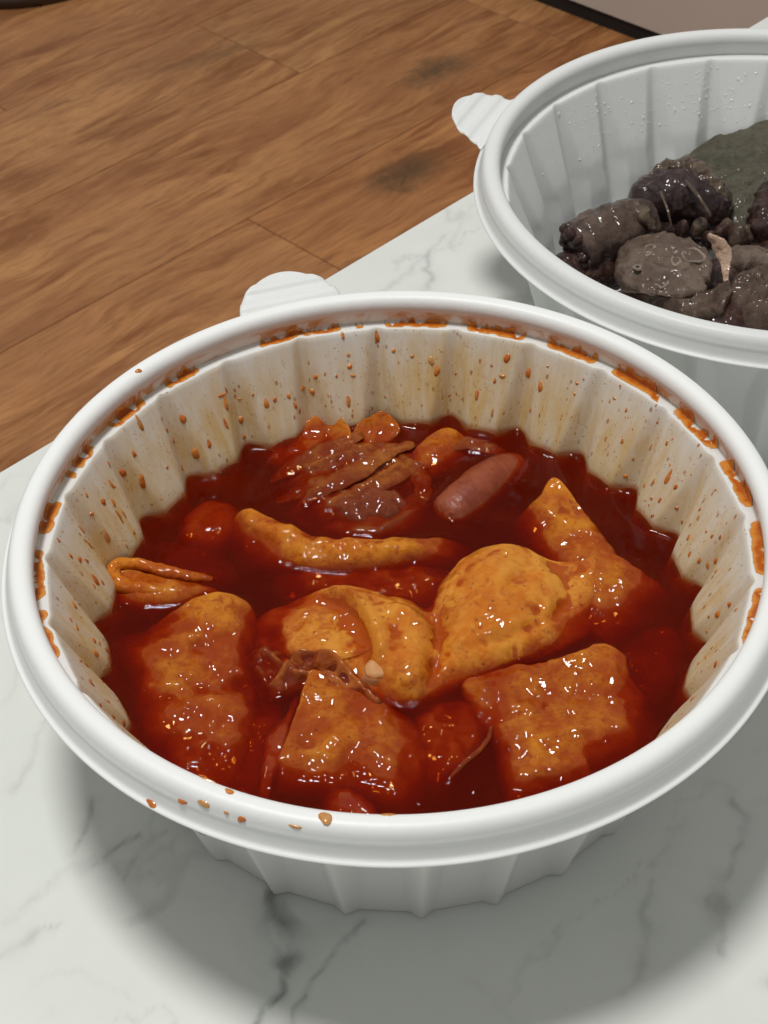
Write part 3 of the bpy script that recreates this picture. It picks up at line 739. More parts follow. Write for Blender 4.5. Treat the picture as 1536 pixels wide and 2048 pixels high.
# folded sheet in the middle: a broad tumbled dome, with a flap folded over to the left
piece('folded_fish_cake', 'big folded fish cake with a smooth rounded hump and a flap turned over beside it', 'fish cake',
      [(500, 1262, 0.4), (540, 1218, 1.2), (600, 1192, 1.6), (650, 1172, 2.4), (700, 1168, 3.0), (780, 1190, 2.2), (850, 1200, 1.0), (885, 1160, 2.0), (920, 1118, 4.0), (975, 1090, 5.0), (1040, 1088, 5.0), (1090, 1112, 4.0), (1135, 1120, 3.0), (1188, 1106, 2.6), (1200, 1150, 2.2), (1192, 1215, 1.2), (1150, 1260, 1.2), (1090, 1292, 1.4), (1000, 1322, 1.6), (920, 1350, 1.6), (862, 1375, 1.6), (825, 1394, 1.8), (770, 1388, 1.6), (715, 1368, 1.4), (660, 1338, 0.6), (600, 1339, 0.6), (548, 1338, 0.2), (504, 1312, 0.4)],
      4.3, FISH_PALE,
      [('p', [(875, 1250), (900, 1160), (950, 1104), (1040, 1094), (1105, 1132), (1140, 1200), (1110, 1270), (1010, 1312), (920, 1340), (868, 1340)], 22, 4.8),
       ('p', [(640, 1186), (668, 1170), (730, 1180), (800, 1200), (862, 1235), (880, 1300), (850, 1372), (815, 1390), (765, 1375), (738, 1335), (740, 1296), (732, 1266), (712, 1236), (682, 1210)], 5.0, 3.2),
       ('r', [(664, 1186), (698, 1196), (726, 1228), (750, 1272), (760, 1312)], 2.2, 2.3),
       ('r', [(856, 1180), (876, 1245), (866, 1320)], 3.6, -2.6), ('r', [(1150, 1125), (1140, 1180), (1120, 1240)], 3.0, -0.6), ('r', [(1080, 1130), (1104, 1190), (1088, 1250)], 1.6, 0.5),
       ('g', 1170, 1170, 5, 1.2), ('g', 640, 1268, 7, 1.3), ('g', 690, 1242, 4.5, -1.5), ('r', [(545, 1240), (560, 1290), (640, 1318)], 2.4, -1.6), ('r', [(522, 1255), (532, 1310)], 2, 1.2), ('g', 985, 1240, 10, 0.8), ('g', 1000, 1120, 6, 0.6),
       ('r', [(900, 1310), (1000, 1285), (1090, 1245), (1130, 1200)], 1.6, -0.9), ('r', [(900, 1190), (940, 1140), (1000, 1112)], 1.6, -0.7), ('r', [(920, 1235), (980, 1200), (1030, 1150)], 2.0, 0.7), ('r', [(790, 1230), (830, 1290), (820, 1360)], 3.0, 0.7)],
      ctr=(850, 1285), seed=41, group=G, p=2.2, amp=(0.6, 0.3, 0.06, 0.5), Mn=420, K=130, thick=6)
piece('fish_cake_crumb', 'pale torn bit of fish cake core lying on the folded fish cake', 'fish cake',
      [(728, 1330, 3.6), (758, 1308, 4.2), (792, 1312, 4.2), (800, 1340, 3.8), (775, 1358, 3.4), (745, 1362, 3.2), (728, 1350, 3.2)], 5.3, PALEFAT,
      ctr=(764, 1332), seed=44, thick=3, amp=(0.4, 0.2, 0.05), Mn=90, K=40, er=1.0)
# crumpled dark skin
piece('crumpled_skin', 'dark crumpled glossy skin between the square slab and the folded fish cake', 'skin',
      [(500, 1305, 1.0), (535, 1290, 1.4), (572, 1302, 2.0), (612, 1300, 2.6), (660, 1306, 2.8), (698, 1330, 2.4), (735, 1368, 2.0), (764, 1396, 1.4), (748, 1412, 1.2), (700, 1384, 1.6), (668, 1362, 1.8), (630, 1354, 1.6), (598, 1366, 1.0), (568, 1380, 0.6), (538, 1384, 0.2), (512, 1358, 0.4)],
      2.2, SKIN, [('r', [(512, 1325), (535, 1362), (562, 1352), (578, 1322), (604, 1306), (652, 1312), (684, 1336), (720, 1368), (755, 1400)], 1.2, 1.7), ('r', [(560, 1306), (600, 1332), (650, 1336), (690, 1354)], 1.0, -1.4), ('r', [(525, 1300), (550, 1330), (545, 1352)], 1.0, -1.3), ('r', [(590, 1345), (640, 1348), (676, 1346)], 1.0, 1.3), ('g', 665, 1322, 2.2, 1.4)],
      ctr=(612, 1334), seed=51, amp=(1.6, 1.2, 0.3), thick=4, p=1.8, Mn=240, K=70, er=0.8, sink=0.4)
piece('fish_cake', 'long orange fish cake sheet with a pointed raised tip beside the sausage', 'fish cake',
      [(1104, 952, 4.6), (1128, 972, 3.8), (1160, 1010, 2.8), (1200, 1062, 2.0), (1240, 1110, 1.2), (1290, 1140, 0.2), (1318, 1165, -0.6), (1290, 1200, 0.2), (1255, 1235, 0.4), (1225, 1252, 0.8), (1185, 1235, 1.0), (1150, 1185, 1.0), (1118, 1128, 0.2), (1080, 1085, -0.4), (1052, 1050, -0.4), (1052, 1025, 1.2), (1075, 990, 3.2)],
      2.2, FISH, [('g', 1110, 990, 6, 1.0), ('g', 1190, 1080, 6, 0.8), ('g', 1230, 1170, 7, 1.0), ('r', [(1130, 1050), (1200, 1130), (1240, 1190)], 4, 0.6)],
      ctr=(1172, 1090), seed=61, group=G, p=2.2, amp=(0.7, 0.4, 0.08, 0.5))
piece('fish_cake_strip', 'long rounded strip of fish cake lying across the broth behind the folded piece', 'fish cake',
      [(472, 1042, 1.6), (482, 1018, 3.0), (512, 1022, 3.2), (560, 1048, 2.8), (620, 1072, 2.6), (700, 1080, 2.6), (790, 1074, 2.2), (870, 1070, 1.2), (930, 1078, -0.4), (920, 1108, -1.0), (850, 1120, 0.0), (760, 1128, 0.4), (680, 1128, 0.6), (590, 1124, 0.8), (520, 1108, 0.6), (484, 1080, 0.4)],
      3.4, FISH, [('r', [(500, 1040), (570, 1075), (700, 1098), (830, 1092)], 3.4, 1.4), ('g', 495, 1040, 3, 0.8)],
      ctr=(680, 1098), seed=71, group=G, p=2.0, amp=(0.9, 0.7, 0.1, 0.6), Mn=320)
sweep('sausage', 'plump reddish brown sausage floating in the red broth', 'sausage', [(905, 1028, -3.0), (932, 1006, -3.0), (965, 980, -3.8), (1000, 958, -5.2), (1024, 946, -6.4)], SAUSAGE,
      [7.2, 7.8, 8.0, 7.8, 7.0], n=90, ns=64, seed=81, amp=(0.35, 0.16, 0.08), cap=0.75, endbump=1.0)
piece('fish_cake', 'red soaked fish cake just under the broth between the strip and the folded piece', 'fish cake',
      [(560, 1150, -1.4), (610, 1128, -0.6), (700, 1130, -0.2), (790, 1128, 0.0), (870, 1125, 0.2), (905, 1150, 0.3), (880, 1195, 0.0), (820, 1205, 0.0), (740, 1190, -0.3), (660, 1180, -0.4), (600, 1195, -1.0)],
      -0.3, FISH, [('g', 640, 1150, 6, 0.5), ('g', 850, 1160, 8, 0.8)], sink=0.6, seed=91, group=G, p=2.5, amp=(1.0, 0.4, 0.08))
piece('fish_cake', 'wedge of fish cake leaning on the far bowl wall beside a second wedge', 'fish cake',
      [(545, 905, 0.6), (575, 868, 1.6), (615, 840, 3.4), (652, 818, 6.0), (682, 832, 5.4), (702, 862, 3.0), (690, 890, 1.6), (640, 900, 1.0), (590, 912, 0.8)],
      1.2, FISH, [('r', [(552, 905), (590, 860), (650, 824)], 1.4, 0.8), ('r', [(660, 835), (650, 890)], 1.6, -0.8)], ctr=(640, 876), seed=101, group=G, thick=3, er=0.7, sink=0.5, p=1.3, amp=(0.5, 0.3, 0.08))
piece('fish_cake', 'small pointed fish cake wedge touching the far bowl wall', 'fish cake',
      [(700, 885, 0.8), (712, 850, 2.6), (738, 832, 4.8), (765, 820, 6.0), (790, 838, 5.0), (800, 862, 2.6), (770, 876, 1.6), (735, 892, 1.0)],
      1.4, FISH, [('r', [(760, 830), (745, 880)], 1.5, 0.7)], ctr=(752, 862), seed=107, group=G, thick=3, er=0.7, sink=0.5, p=1.3, amp=(0.5, 0.3, 0.08), Mn=160, K=56)
piece('fish_cake', 'bright orange fish cake bit behind the sausage near the far wall', 'fish cake',
      [(822, 915, 0.8), (838, 888, 1.8), (868, 862, 3.0), (898, 855, 3.2), (925, 870, 2.0), (935, 890, 0.6), (905, 912, 0.2), (870, 935, 0.0), (835, 935, 0.2)],
      1.8, FISH, [('r', [(840, 920), (900, 875)], 2, 0.6)], seed=109, group=G, thick=3, er=0.8, sink=0.5, p=1.8, amp=(0.7, 0.4, 0.1), Mn=160, K=56)
piece('stewed_onion', 'translucent brown stewed onion layers heaped in front of the fish cake wedges', 'onion',
      [(562, 935, 0.2), (600, 905, 1.4), (660, 890, 2.0), (730, 880, 2.2), (800, 885, 2.0), (835, 905, 1.4), (830, 950, 1.0), (790, 975, 0.8), (730, 1000, 1.2), (680, 1022, 0.8), (615, 1018, 0.2), (580, 985, 0.0)],
      1.4, VEG, [('r', [(585, 950), (660, 915), (740, 890)], 1.6, 0.8), ('r', [(600, 1000), (690, 950), (790, 895)], 2.0, 0.9), ('r', [(640, 1015), (720, 975), (820, 920)], 1.6, 0.8), ('r', [(590, 975), (690, 930)], 1.4, -0.6), ('r', [(660, 990), (780, 930)], 1.4, -0.7), ('g', 700, 990, 5, 1.2)],
      ctr=(705, 945), seed=113, p=2.2, amp=(1.2, 0.6, 0.1), thick=4, Mn=300, K=90)
for k_, (pth, rd, lab) in enumerate([
    ([(548, 960, -1.4), (600, 925, 0.2), (660, 900, 1.0), (715, 872, 1.4)], [0.8, 2.2, 2.6, 1.2], 'flat red brown onion strip lying against the two fish cake wedges'),
    ([(700, 1000, -0.4), (760, 965, 0.8), (820, 935, 0.5), (872, 925, -0.8)], [1.0, 2.4, 2.4, 1.0], 'wide onion strip reaching from the dark leaf toward the sausage'),
    ([(560, 1000, -1.6), (620, 975, -0.3), (680, 955, 0.6), (730, 925, 1.0)], [0.8, 2.0, 2.2, 1.0], 'half sunk onion strip at the left of the onion heap'),
    ([(790, 905, 0.6), (830, 945, 0.1), (845, 985, -0.6), (820, 1020, -1.2)], [1.0, 1.8, 1.8, 0.8], 'onion strip hanging down from the bright orange bit'),
    ([(880, 905, 0.4), (930, 885, 0.8), (975, 895, 0.2), (1010, 905, -0.8)], [0.8, 1.6, 1.6, 0.8], 'thin onion strip behind the sausage along the wall')]):
    sweep('onion_strip', lab, 'onion', pth, VEG, [q * 1.7 for q in rd], n=110, seed=500 + k_, amp=(1.0, 0.4, 0.1, 0.5), flat=0.25, group='onion strips in the red stew')
sweep('onion_strip', 'pale brown onion strip resting on the onion heap', 'onion', [(612, 1004, -0.2), (665, 970, 1.2), (720, 940, 2.0), (775, 905, 2.2), (820, 890, 1.4)], VEG, [1.6, 3.4, 4.2, 3.4, 1.6], n=120, seed=117, amp=(0.9, 0.4, 0.1, 0.5), flat=0.3, group='onion strips in the red stew')
piece('dark_stewed_leaf', 'dark glossy stewed leaf between onion heap and long strip', 'leaf',
      [(665, 1000, 0.4), (700, 982, 1.6), (750, 978, 1.8), (800, 985, 1.2), (810, 1010, 0.4), (780, 1035, 0.2), (725, 1040, 0.2), (680, 1030, 0.0)], 2.2, DARKVEG, [('g', 705, 1008, 3, 1.2), ('g', 760, 1005, 3, 0.8)], seed=119, amp=(1.3, 0.7, 0.12), thick=3, Mn=160, K=56)
piece('onion_layer', 'curved onion layer half sunk in broth beside the long strip', 'onion',
      [(650, 1050, -0.8), (690, 1058, 0.3), (740, 1066, 0.5), (800, 1050, 0.3), (850, 1010, 0.3), (868, 980, 0.0), (850, 965, -0.6), (800, 1000, -0.8), (740, 1030, -0.8), (680, 1035, -1.2)], 0.5, VEG, [('r', [(680, 1060), (760, 1062), (840, 1015)], 1.5, 0.8)], ctr=(765, 1045), seed=121, thick=2.5, amp=(0.4, 0.2, 0.05), Mn=180, K=50)
# curled strip at the left wall
cl_ = sweep('curled_fish_cake', 'thin fish cake strip curled into a loop against the stained bowl wall', 'fish cake',
      [(420, 1158, 0.6), (370, 1152, 1.6), (320, 1140, 2.6), (275, 1128, 3.4), (240, 1128, 3.4), (228, 1142, 2.8), (236, 1165, 1.8), (275, 1180, 0.8), (325, 1186, 0.2), (375, 1185, -0.8)], FISH,
      [1.0, 1.6, 1.9, 2.0, 2.0, 2.2, 2.6, 2.8, 2.4, 1.4], n=200, seed=131, amp=(0.4, 0.25, 0.08), group=G)
piece('inner_sheet', '', '', [(228, 1146, 2.6), (262, 1136, 3.0), (320, 1150, 2.2), (400, 1164, 1.4), (428, 1182, 0.2), (345, 1206, 0.2), (270, 1200, 0.8), (234, 1180, 1.4)], 2.6, FISH, ctr=(310, 1176), seed=133, thick=4, Mn=140, K=46, amp=(0.5, 0.3, 0.08), sink=0.5, parent=cl_)
piece('fish_cake', 'rounded fish cake sunk under the broth near the far left wall', 'fish cake',
      [(372, 1075, -2.6), (378, 1035, -1.8), (405, 1008, -1.2), (440, 1005, -1.2), (468, 1025, -1.8), (470, 1060, -2.6), (440, 1092, -3.0), (400, 1095, -3.0)], 0.0, FISH, seed=137, group=G, Mn=140, K=50, amp=(0.5, 0.25, 0.05))
piece('fish_cake', 'red fish cake sunk under the broth between the two square pieces', 'fish cake',
      [(850, 1420, -1.0), (890, 1400, -0.4), (945, 1405, -0.6), (960, 1450, -1.6), (955, 1510, -2.2), (900, 1560, -2.2), (850, 1550, -1.6), (840, 1480, -1.0)], -0.2, FISH, seed=139, group=G, amp=(0.9, 0.4, 0.08), Mn=160, K=56)
sweep('onion_strip', 'thin translucent onion sliver standing between the two square fish cakes', 'onion', [(982, 1455, 0.6), (975, 1480, 1.0), (955, 1505, 1.0), (925, 1530, 0.8), (902, 1555, 0.2)], VEG, [0.5, 0.8, 0.9, 0.8, 0.4], n=80, ns=20, seed=141, amp=(0.15, 0.1, 0.02), group='onion strips in the red stew')
piece('fish_cake', 'fish cake corner breaking the broth by the front bowl rim', 'fish cake',
      [(668, 1590, -1.2), (692, 1578, 0.3), (712, 1585, 0.9), (728, 1605, 1.0), (745, 1628, 0.8), (765, 1660, -0.6), (700, 1660, -1.4), (672, 1625, -1.6)], 0.9, FISH_RED, seed=143, group=G, Mn=120, K=44, amp=(0.5, 0.3, 0.1))
piece('stewed_skin', 'thin wet film of fish cake skin beside the square slab', 'skin',
      [(520, 1575, -0.6), (528, 1530, 0.3), (545, 1480, 0.6), (565, 1430, 0.8), (585, 1390, 1.0), (592, 1402, 1.0), (575, 1460, 0.7), (560, 1520, 0.5), (548, 1555, 0.4), (535, 1590, -0.6)], 0.9, FISH_RED, ctr=(556, 1490), seed=147, thick=2, er=0.6, Mn=140, K=44, amp=(0.5, 0.3, 0.1))

piece('fish_cake', 'fish cake sheet sunk under the broth beside the ragged square piece and the wall', 'fish cake',
      [(1240, 1300, -3), (1290, 1260, -3), (1340, 1250, -3.5), (1365, 1290, -4), (1350, 1360, -4.5), (1300, 1420, -4.5), (1260, 1380, -3.5)], -2.6, FISH, seed=151, group=G, Mn=120, K=44, sink=0.3, amp=(0.8, 0.4, 0.08))
piece('fish_cake', 'fish cake sheet sunk deep under the broth by the curled strip', 'fish cake',
      [(300, 1090, -4), (360, 1080, -3.4), (430, 1100, -3.2), (470, 1140, -3.4), (440, 1170, -3.8), (360, 1160, -4)], -2.6, FISH, seed=153, group=G, Mn=120, K=44, sink=0.3, amp=(0.8, 0.4, 0.08))
piece('fish_cake', 'fish cake sheet sunk between the bumpy sheet and the square slab', 'fish cake',
      [(470, 1400, -2.4), (520, 1390, -2.0), (560, 1420, -2.0), (545, 1500, -2.4), (520, 1580, -3.0), (450, 1610, -3.4), (440, 1520, -3.0)], -1.6, FISH, seed=157, group=G, Mn=120, K=44, sink=0.3, amp=(0.8, 0.4, 0.08))
# broth surface with menisci along every wet edge
GS = 0.0004; GN = int(0.20 / GS)
H = np.full((GN, GN), -1.0)
for T in TOPS:
    ij = np.floor((T[:, :2] + 0.10) / GS).astype(int); ok = ((ij >= 0) & (ij < GN)).all(1)
    np.maximum.at(H, (ij[ok, 0], ij[ok, 1]), T[ok, 2])
H = np.maximum.reduce([H] + [np.roll(H, s, a) for a in (0, 1) for s in (1, -1)])
mask = H > ZL + 0.0001
D = np.where(mask, 0.0, 99.0)
for it in range(26):
    for (a, b, cst) in ((1, 0, 1), (-1, 0, 1), (0, 1, 1), (0, -1, 1), (1, 1, 1.41), (1, -1, 1.41), (-1, 1, 1.41), (-1, -1, 1.41)):
        D = np.minimum(D, np.roll(np.roll(D, a, 0), b, 1) + cst)
D *= GS
men = 0.0008 * np.exp(-D / 0.0009)
for it in range(1): men = (men * 4 + sum(np.roll(men, s, a) for a in (0, 1) for s in (1, -1))) / 8
def bil(A_, P):
    q = np.clip((P + 0.10) / GS - 0.5, 0, GN - 2.001); i = np.floor(q).astype(int); f = q - i
    g = lambda a, b: A_[i[:, 0] + a, i[:, 1] + b]
    return (g(0, 0) * (1 - f[:, 0]) * (1 - f[:, 1]) + g(1, 0) * f[:, 0] * (1 - f[:, 1]) + g(0, 1) * (1 - f[:, 0]) * f[:, 1] + g(1, 1) * f[:, 0] * f[:, 1])
NB, KB = 960, 250
td = np.arange(NB) * 360 / NB; tr_ = np.radians(td)
rw = r_in(td, np.full_like(td, ZL), PH1) + 0.0003
s = np.linspace(0.003, 1, KB) ** 0.85
R = s[:, None] * rw[None]
XYb = np.stack([R * np.cos(tr_), R * np.sin(tr_)], -1).reshape(-1, 2)
z = ZL + bil(men, XYb) + (0.0013 * np.exp(-((rw[None] - R) / 0.0010)) * (0.7 + 0.6 * np.cos(tr_ * 24 - 0.9)[None] ** 2)).reshape(-1)
z += 0.00012 * fbm(XYb, 60, 3) + 0.00003 * fbm(XYb, 300, 8)
for i in range(260):
    a = rng.uniform(0, 2 * np.pi); r = 0.086 * math.sqrt(rng.random()); c_ = np.array([r * math.cos(a), r * math.sin(a)])
    if fbm(c_[None], 45, 77)[0] < -0.05: continue
    sg = rng.uniform(0.0005, 0.0011); sel = np.where((np.abs(XYb - c_) < 3 * sg).all(1))[0]
    z[sel] += sg * 0.40 * np.exp(-((XYb[sel] - c_) ** 2).sum(1) / sg ** 2)
rings = [np.c_[XYb, z].reshape(KB, NB, 3)]
for zz in (0.030, 0.018, 0.006, 0.0027):
    rz_ = r_in(td, np.full_like(td, zz), PH1) + 0.0003 
    rings.append(np.stack([rz_ * np.cos(tr_), rz_ * np.sin(tr_), np.full_like(rz_, zz)], -1)[None])
rings.append(np.stack([0.001 * np.cos(tr_), 0.001 * np.sin(tr_), np.full_like(tr_, 0.0026)], -1)[None])
V = np.concatenate(rings, 0)
# close the middle
Fl = grid_faces(V.shape[0], NB)
broth = mesh('red_broth', V.reshape(-1, 3) - np.array([0, 0, 0.0026]), Fl, BROTH); broth.location = (0, 0, 0.0026)
tag(broth, 'glossy deep red chilli broth filling the stained white bowl', 'broth')

# ------------------------------------------------------------------ sauce on the first bowl
def bvh(o):
    m = o.data; vs = [v.co.copy() for v in m.vertices]; return BVHTree.FromPolygons(vs, [tuple(p.vertices) for p in m.polygons])
bv_body, bv_rim = bvh(body1), bvh(rim1)
def hit(px, py):
    d = Vector(ray(px, py)); o = Vector(CAM); best = None
    for b in (bv_body, bv_rim):
        h = b.ray_cast(o, d)
        if h[0] is not None and (best is None or h[3] < best[2]):
            n = h[1] if h[1].dot(d) < 0 else -h[1]; best = (np.array(h[0]), np.array(n), h[3])
    return best
def drop_mesh(c, n, a, b, h, sd):
    """flattened bead on a wall: half width a, half length b (down the wall), height h"""
    n = n / np.linalg.norm(n); up = np.array([0, 0, 1.0]); v = up - n * (up @ n)
    if np.linalg.norm(v) < 0.3: v = np.array([0, 1.0, 0]) - n * n[1]
    v /= np.linalg.norm(v); u = np.cross(v, n)
    na = 14; t = np.arange(na) * 2 * np.pi / na; out = []
    wob = 1 + 0.16 * np.sin(t * 2 + sd) + 0.10 * np.sin(t * 3 + sd * 2.3)
    for f, g in ((0.05, 1.0), (0.5, 0.86), (0.82, 0.5), (1.0, -0.3)):
        tear = 1 - 0.30 * np.clip(np.sin(t), 0, 1) * (b > 1.3 * a)
        out.append(c + (np.cos(t) * a * f * wob * tear)[:, None] * u + (np.sin(t) * b * f * wob)[:, None] * v + n * h * g)
    return np.array(out).reshape(-1, 3), grid_faces(4, na)
class Join:
    def __init__(s): s.V, s.F, s.n = [], [], 0
    def add(s, V, F_): s.V.append(V); s.F.append(F_ + s.n); s.n += len(V)
    def build(s, name, mat, parent): return mesh(name, np.concatenate(s.V), np.concatenate(s.F), mat, parent)
jr, jp = Join(), Join()
def crop(x0, y0, k, L): return [(x0 + q[0] / k, y0 + q[1] / k, q[2] / k, (q[3] if len(q) > 3 else q[2]) / k, q[4] if len(q) > 4 else 0) for q in L]
DR = crop(900, 550, 3.072, [(350, 510, 44, 58), (485, 605, 42, 76), (555, 685, 36, 62), (165, 737, 30, 58), (275, 650, 18, 40), (780, 665, 20), (765, 730, 18), (35, 605, 18), (320, 622, 40, 26, 1), (255, 557, 16), (1082, 830, 16, 24), (1010, 757, 26, 18, 1), (722, 692, 10), (820, 640, 14), (260, 845, 20, 50, 1), (600, 560, 20, 14, 1), (495, 830, 14, 40), (550, 860, 12, 24)])
DR += crop(400, 530, 3.072, [(1455, 650, 42, 60), (920, 625, 30, 34), (1085, 440, 34, 84), (877, 432, 26, 34), (710, 688, 30), (632, 757, 32, 40), (690, 780, 34, 40), (407, 850, 40, 54), (460, 828, 26, 30), (545, 805, 22, 44), (585, 862, 24, 50), (912, 838, 32, 66), (158, 850, 24, 100), (135, 800, 56, 20), (160, 765, 16, 44), (1190, 527, 26, 24), (1303, 560, 22, 26, 1), (1420, 588, 38, 56, 1), (838, 683, 18), (242, 822, 28, 12, 1), (912, 552, 22, 28, 1), (940, 680, 36, 20, 1), (612, 890, 16, 36), (325, 797, 16)])
DR += crop(0, 540, 2.021, [(740, 602, 24, 40), (790, 740, 34, 44), (845, 702, 20, 34), (975, 605, 28, 34), (912, 620, 14, 52), (675, 648, 16, 22), (700, 690, 16, 26), (541, 743, 15, 32), (495, 820, 30, 34), (575, 856, 28, 52), (440, 783, 10, 26), (417, 936, 20, 34), (450, 866, 16, 40), (482, 995, 14, 60), (350, 910, 11, 24), (330, 1050, 12, 52), (360, 1108, 10, 40), (385, 1252, 22, 52), (322, 1170, 20, 24), (675, 798, 12, 16), (565, 620, 24, 60, 1), (458, 940, 16, 34), (372, 985, 16, 20), (430, 1075, 22, 60, 1), (500, 985, 10, 34), (540, 1060, 10, 26), (350, 1175, 12, 30), (285, 1155, 14, 24), (735, 800, 14, 30), (985, 675, 16, 26), (560, 408, 26, 18)])
DR += crop(1236, 800, 5.12, [(515, 790, 62, 150), (592, 890, 42, 64), (600, 1107, 38, 40), (345, 1187, 26, 36), (432, 1022, 36, 64), (345, 1008, 30, 46), (722, 1408, 34, 72), (735, 1575, 40, 60), (832, 1645, 36, 60), (1000, 1645, 32, 84), (1005, 1755, 24, 54), (1045, 1405, 26, 44), (965, 1395, 34, 50), (75, 780, 44, 46), (500, 440, 32, 54), (335, 485, 24, 70), (85, 105, 24, 44), (655, 1245, 22, 60), (920, 1690, 40, 70, 1), (840, 1120, 24, 40), (905, 1345, 24, 44), (270, 875, 26, 44), (360, 840, 34, 80, 1), (1150, 1730, 20, 44, 1), (45, 420, 30, 70)])
DR += crop(350, 1550, 3.072, [(925, 262, 60, 54, 1), (1310, 245, 84, 22, 1), (408, 275, 38, 36), (178, 180, 56, 36, 1), (335, 100, 52, 24), (45, 165, 56, 24), (200, 30, 80, 20, 1), (315, 232, 24, 18, 1), (740, 318, 70, 12, 1), (545, 135, 28, 8), (705, 180, 34, 10)])
DR += crop(0, 1200, 3.84, [(1165, 1560, 76, 40, 0), (760, 330, 40, 30, 1), (590, 215, 28, 44), (720, 310, 30, 60), (735, 410, 40, 60), (700, 640, 26, 70), (570, 40, 34, 70), (620, 470, 14, 40), (660, 500, 14, 60), (540, 150, 26, 40), (770, 810, 18, 50), (870, 900, 22, 50), (950, 945, 40, 50), (830, 780, 14, 40), (795, 535, 16, 26), (820, 390, 20, 70)])
DR += crop(1236, 1200, 5.12, [(1140, 45, 46, 50), (1020, 145, 44, 90), (1000, 660, 32, 80), (1210, 100, 26, 50), (765, 1015, 44, 74), (900, 590, 40, 30), (825, 650, 16, 44), (965, 490, 20, 44), (930, 170, 24, 30), (910, 320, 16, 30)])
PXM = 0.00016
for i, (x, y, ww, hh, pale) in enumerate(DR):
    h = hit(x, y)
    if h is None: continue
    a = max(ww * 0.5 * PXM * 1.1, 0.00025); b = max(hh * 0.5 * PXM * 1.15, 0.00025)
    if abs(h[1][2]) > 0.5: b *= 1.1
    (jp if pale else jr).add(*drop_mesh(h[0], h[1], a, b, min(0.00022 + 0.18 * min(a, b), 0.0005), i * 1.7))
# fine spatter over the inside wall
for i in range(620):
    a = rng.uniform(0, 360); zz = ZL + 0.002 + (rng.random() ** 1.5) * 0.028
    dn = noise(np.array([[a * 0.05, zz * 40, 0.0]]), 1.0, 5)[0]
    if dn < -0.15: continue
    r = float(r_in(np.array([a]), np.array([zz]), PH1)[0]); e = 0.3
    ra = float(r_in(np.array([a + e]), np.array([zz]), PH1)[0]); rb = float(r_in(np.array([a]), np.array([zz + 0.0008]), PH1)[0])
    pt = lambda q, rr, z_: np.array([rr * math.cos(math.radians(q)), rr * math.sin(math.radians(q)), z_])
    p0 = pt(a, r, zz); n = np.cross(pt(a + e, ra, zz) - p0, pt(a, rb, zz + 0.0008) - p0); n /= np.linalg.norm(n)
    if n[:2] @ p0[:2] > 0: n = -n
    sz = 0.00013 * math.exp(rng.normal(0.35, 0.45))
    (jr if rng.random() < 0.55 else jp).add(*drop_mesh(p0, n, sz, sz * rng.uniform(1.0, 2.4), 0.0001, i))
tag(jr.build('sauce_spatter', SAUCE_RED, bowl1), kind='stuff'); tag(jp.build('pale_sauce_spatter', SAUCE_PALE, bowl1), kind='stuff')

# smears of sauce caught on the ledge below the rim
def ledge_profile(vv, rl):
    """vv 0..1 from the ledge's inner edge out to and up the channel wall"""
    d = vv * 0.0080; w1 = 0.1014 - rl
    r = np.where(d < w1, rl + d, 0.1014 - 0.0002 * np.clip((d - w1) / 0.006, 0, 1)); zz = np.where(d < w1, ZLEDGE + 0.0001, ZLEDGE + 0.0001 + (d - w1))
    nr = np.where(d < w1, 0.0, -1.0); nz_ = np.where(d < w1, 1.0, 0.0)
    k = np.clip((d - w1) / 0.0008 + 0.5, 0, 1); return r, zz, -k, 1 - k
def smear(a0, a1, top, seed, strength=1.0):
    na, nv = max(int((a1 - a0) * 6), 16), 18
    A = np.linspace(a0, a1, na); Vv = np.linspace(0, 1, nv)
    rows = []
    for i, a in enumerate(A):
        rl = float(r_in(np.array([a]), np.array([ZLEDGE]), PH1)[0]) + 0.0005
        e = min(i / (na - 1), 1 - i / (na - 1)); fe = math.sqrt(max(0.0, 1 - (1 - min(1, e / 0.10)) ** 2))
        t = top * (0.85 + 0.9 * fbm(np.array([[a * 0.05, seed, 0.0]]), 14.0, seed)[0]); lo2 = 0.03 + 0.10 * max(0, noise(np.array([[a * 0.3, 1.0, 0.0]]), 2.0, seed)[0])
        mid = 0.5 * (lo2 + t); hf = 0.5 * (t - lo2) * (0.25 + 0.75 * fe)
        vv = mid - hf + 2 * hf * Vv
        r, zz, nr, nz_ = ledge_profile(vv, rl)
        hgt = 0.00012 * np.sqrt(np.clip(np.sin(np.pi * Vv), 0, 1)) * fe * strength - 0.00003 + 0.00005 * noise(np.c_[np.full(nv, a * 0.8), Vv * 5], 1.3, seed)
        r = r + nr * hgt; zz = zz + nz_ * hgt
        rows.append(np.stack([r * math.cos(math.radians(a)), r * math.sin(math.radians(a)), zz], -1))
    ob = mesh('sauce_smear', np.array(rows).reshape(-1, 3), grid_faces(na, nv, wrap=False), SAUCE_SMEAR, bowl1)
    ea = np.minimum(np.linspace(0, 1, na), np.linspace(1, 0, na))[:, None] * (a1 - a0) / 1.6; ev = np.sin(np.pi * Vv)[None]
    cov = np.sqrt(np.clip(ea, 0, 1)) * np.power(ev, 0.8)
    ob.data.attributes.new('cover', 'FLOAT', 'POINT').data.foreach_set('value', cov.astype(np.float32).ravel())
for k, (a0, a1, tp) in enumerate([(-27, -14, 0.62), (-11.5, 1.0, 0.7), (4, 16, 0.75), (19, 31, 0.72), (34, 46, 0.62), (49.5, 60, 0.55), (64, 75.5, 0.5), (79, 91, 0.45), (94.8, 96.4, 0.62), (99, 105.5, 0.42), (104.8, 115, 0.45), (127.5, 135, 0.55), (140, 149, 0.6), (154.5, 160.5, 0.55), (161.5, 163.2, 0.35), (169, 177, 0.55), (180.5, 192, 0.6), (194, 205, 0.55)]):
    smear(a0, a1, tp * 1.3, 200 + k)

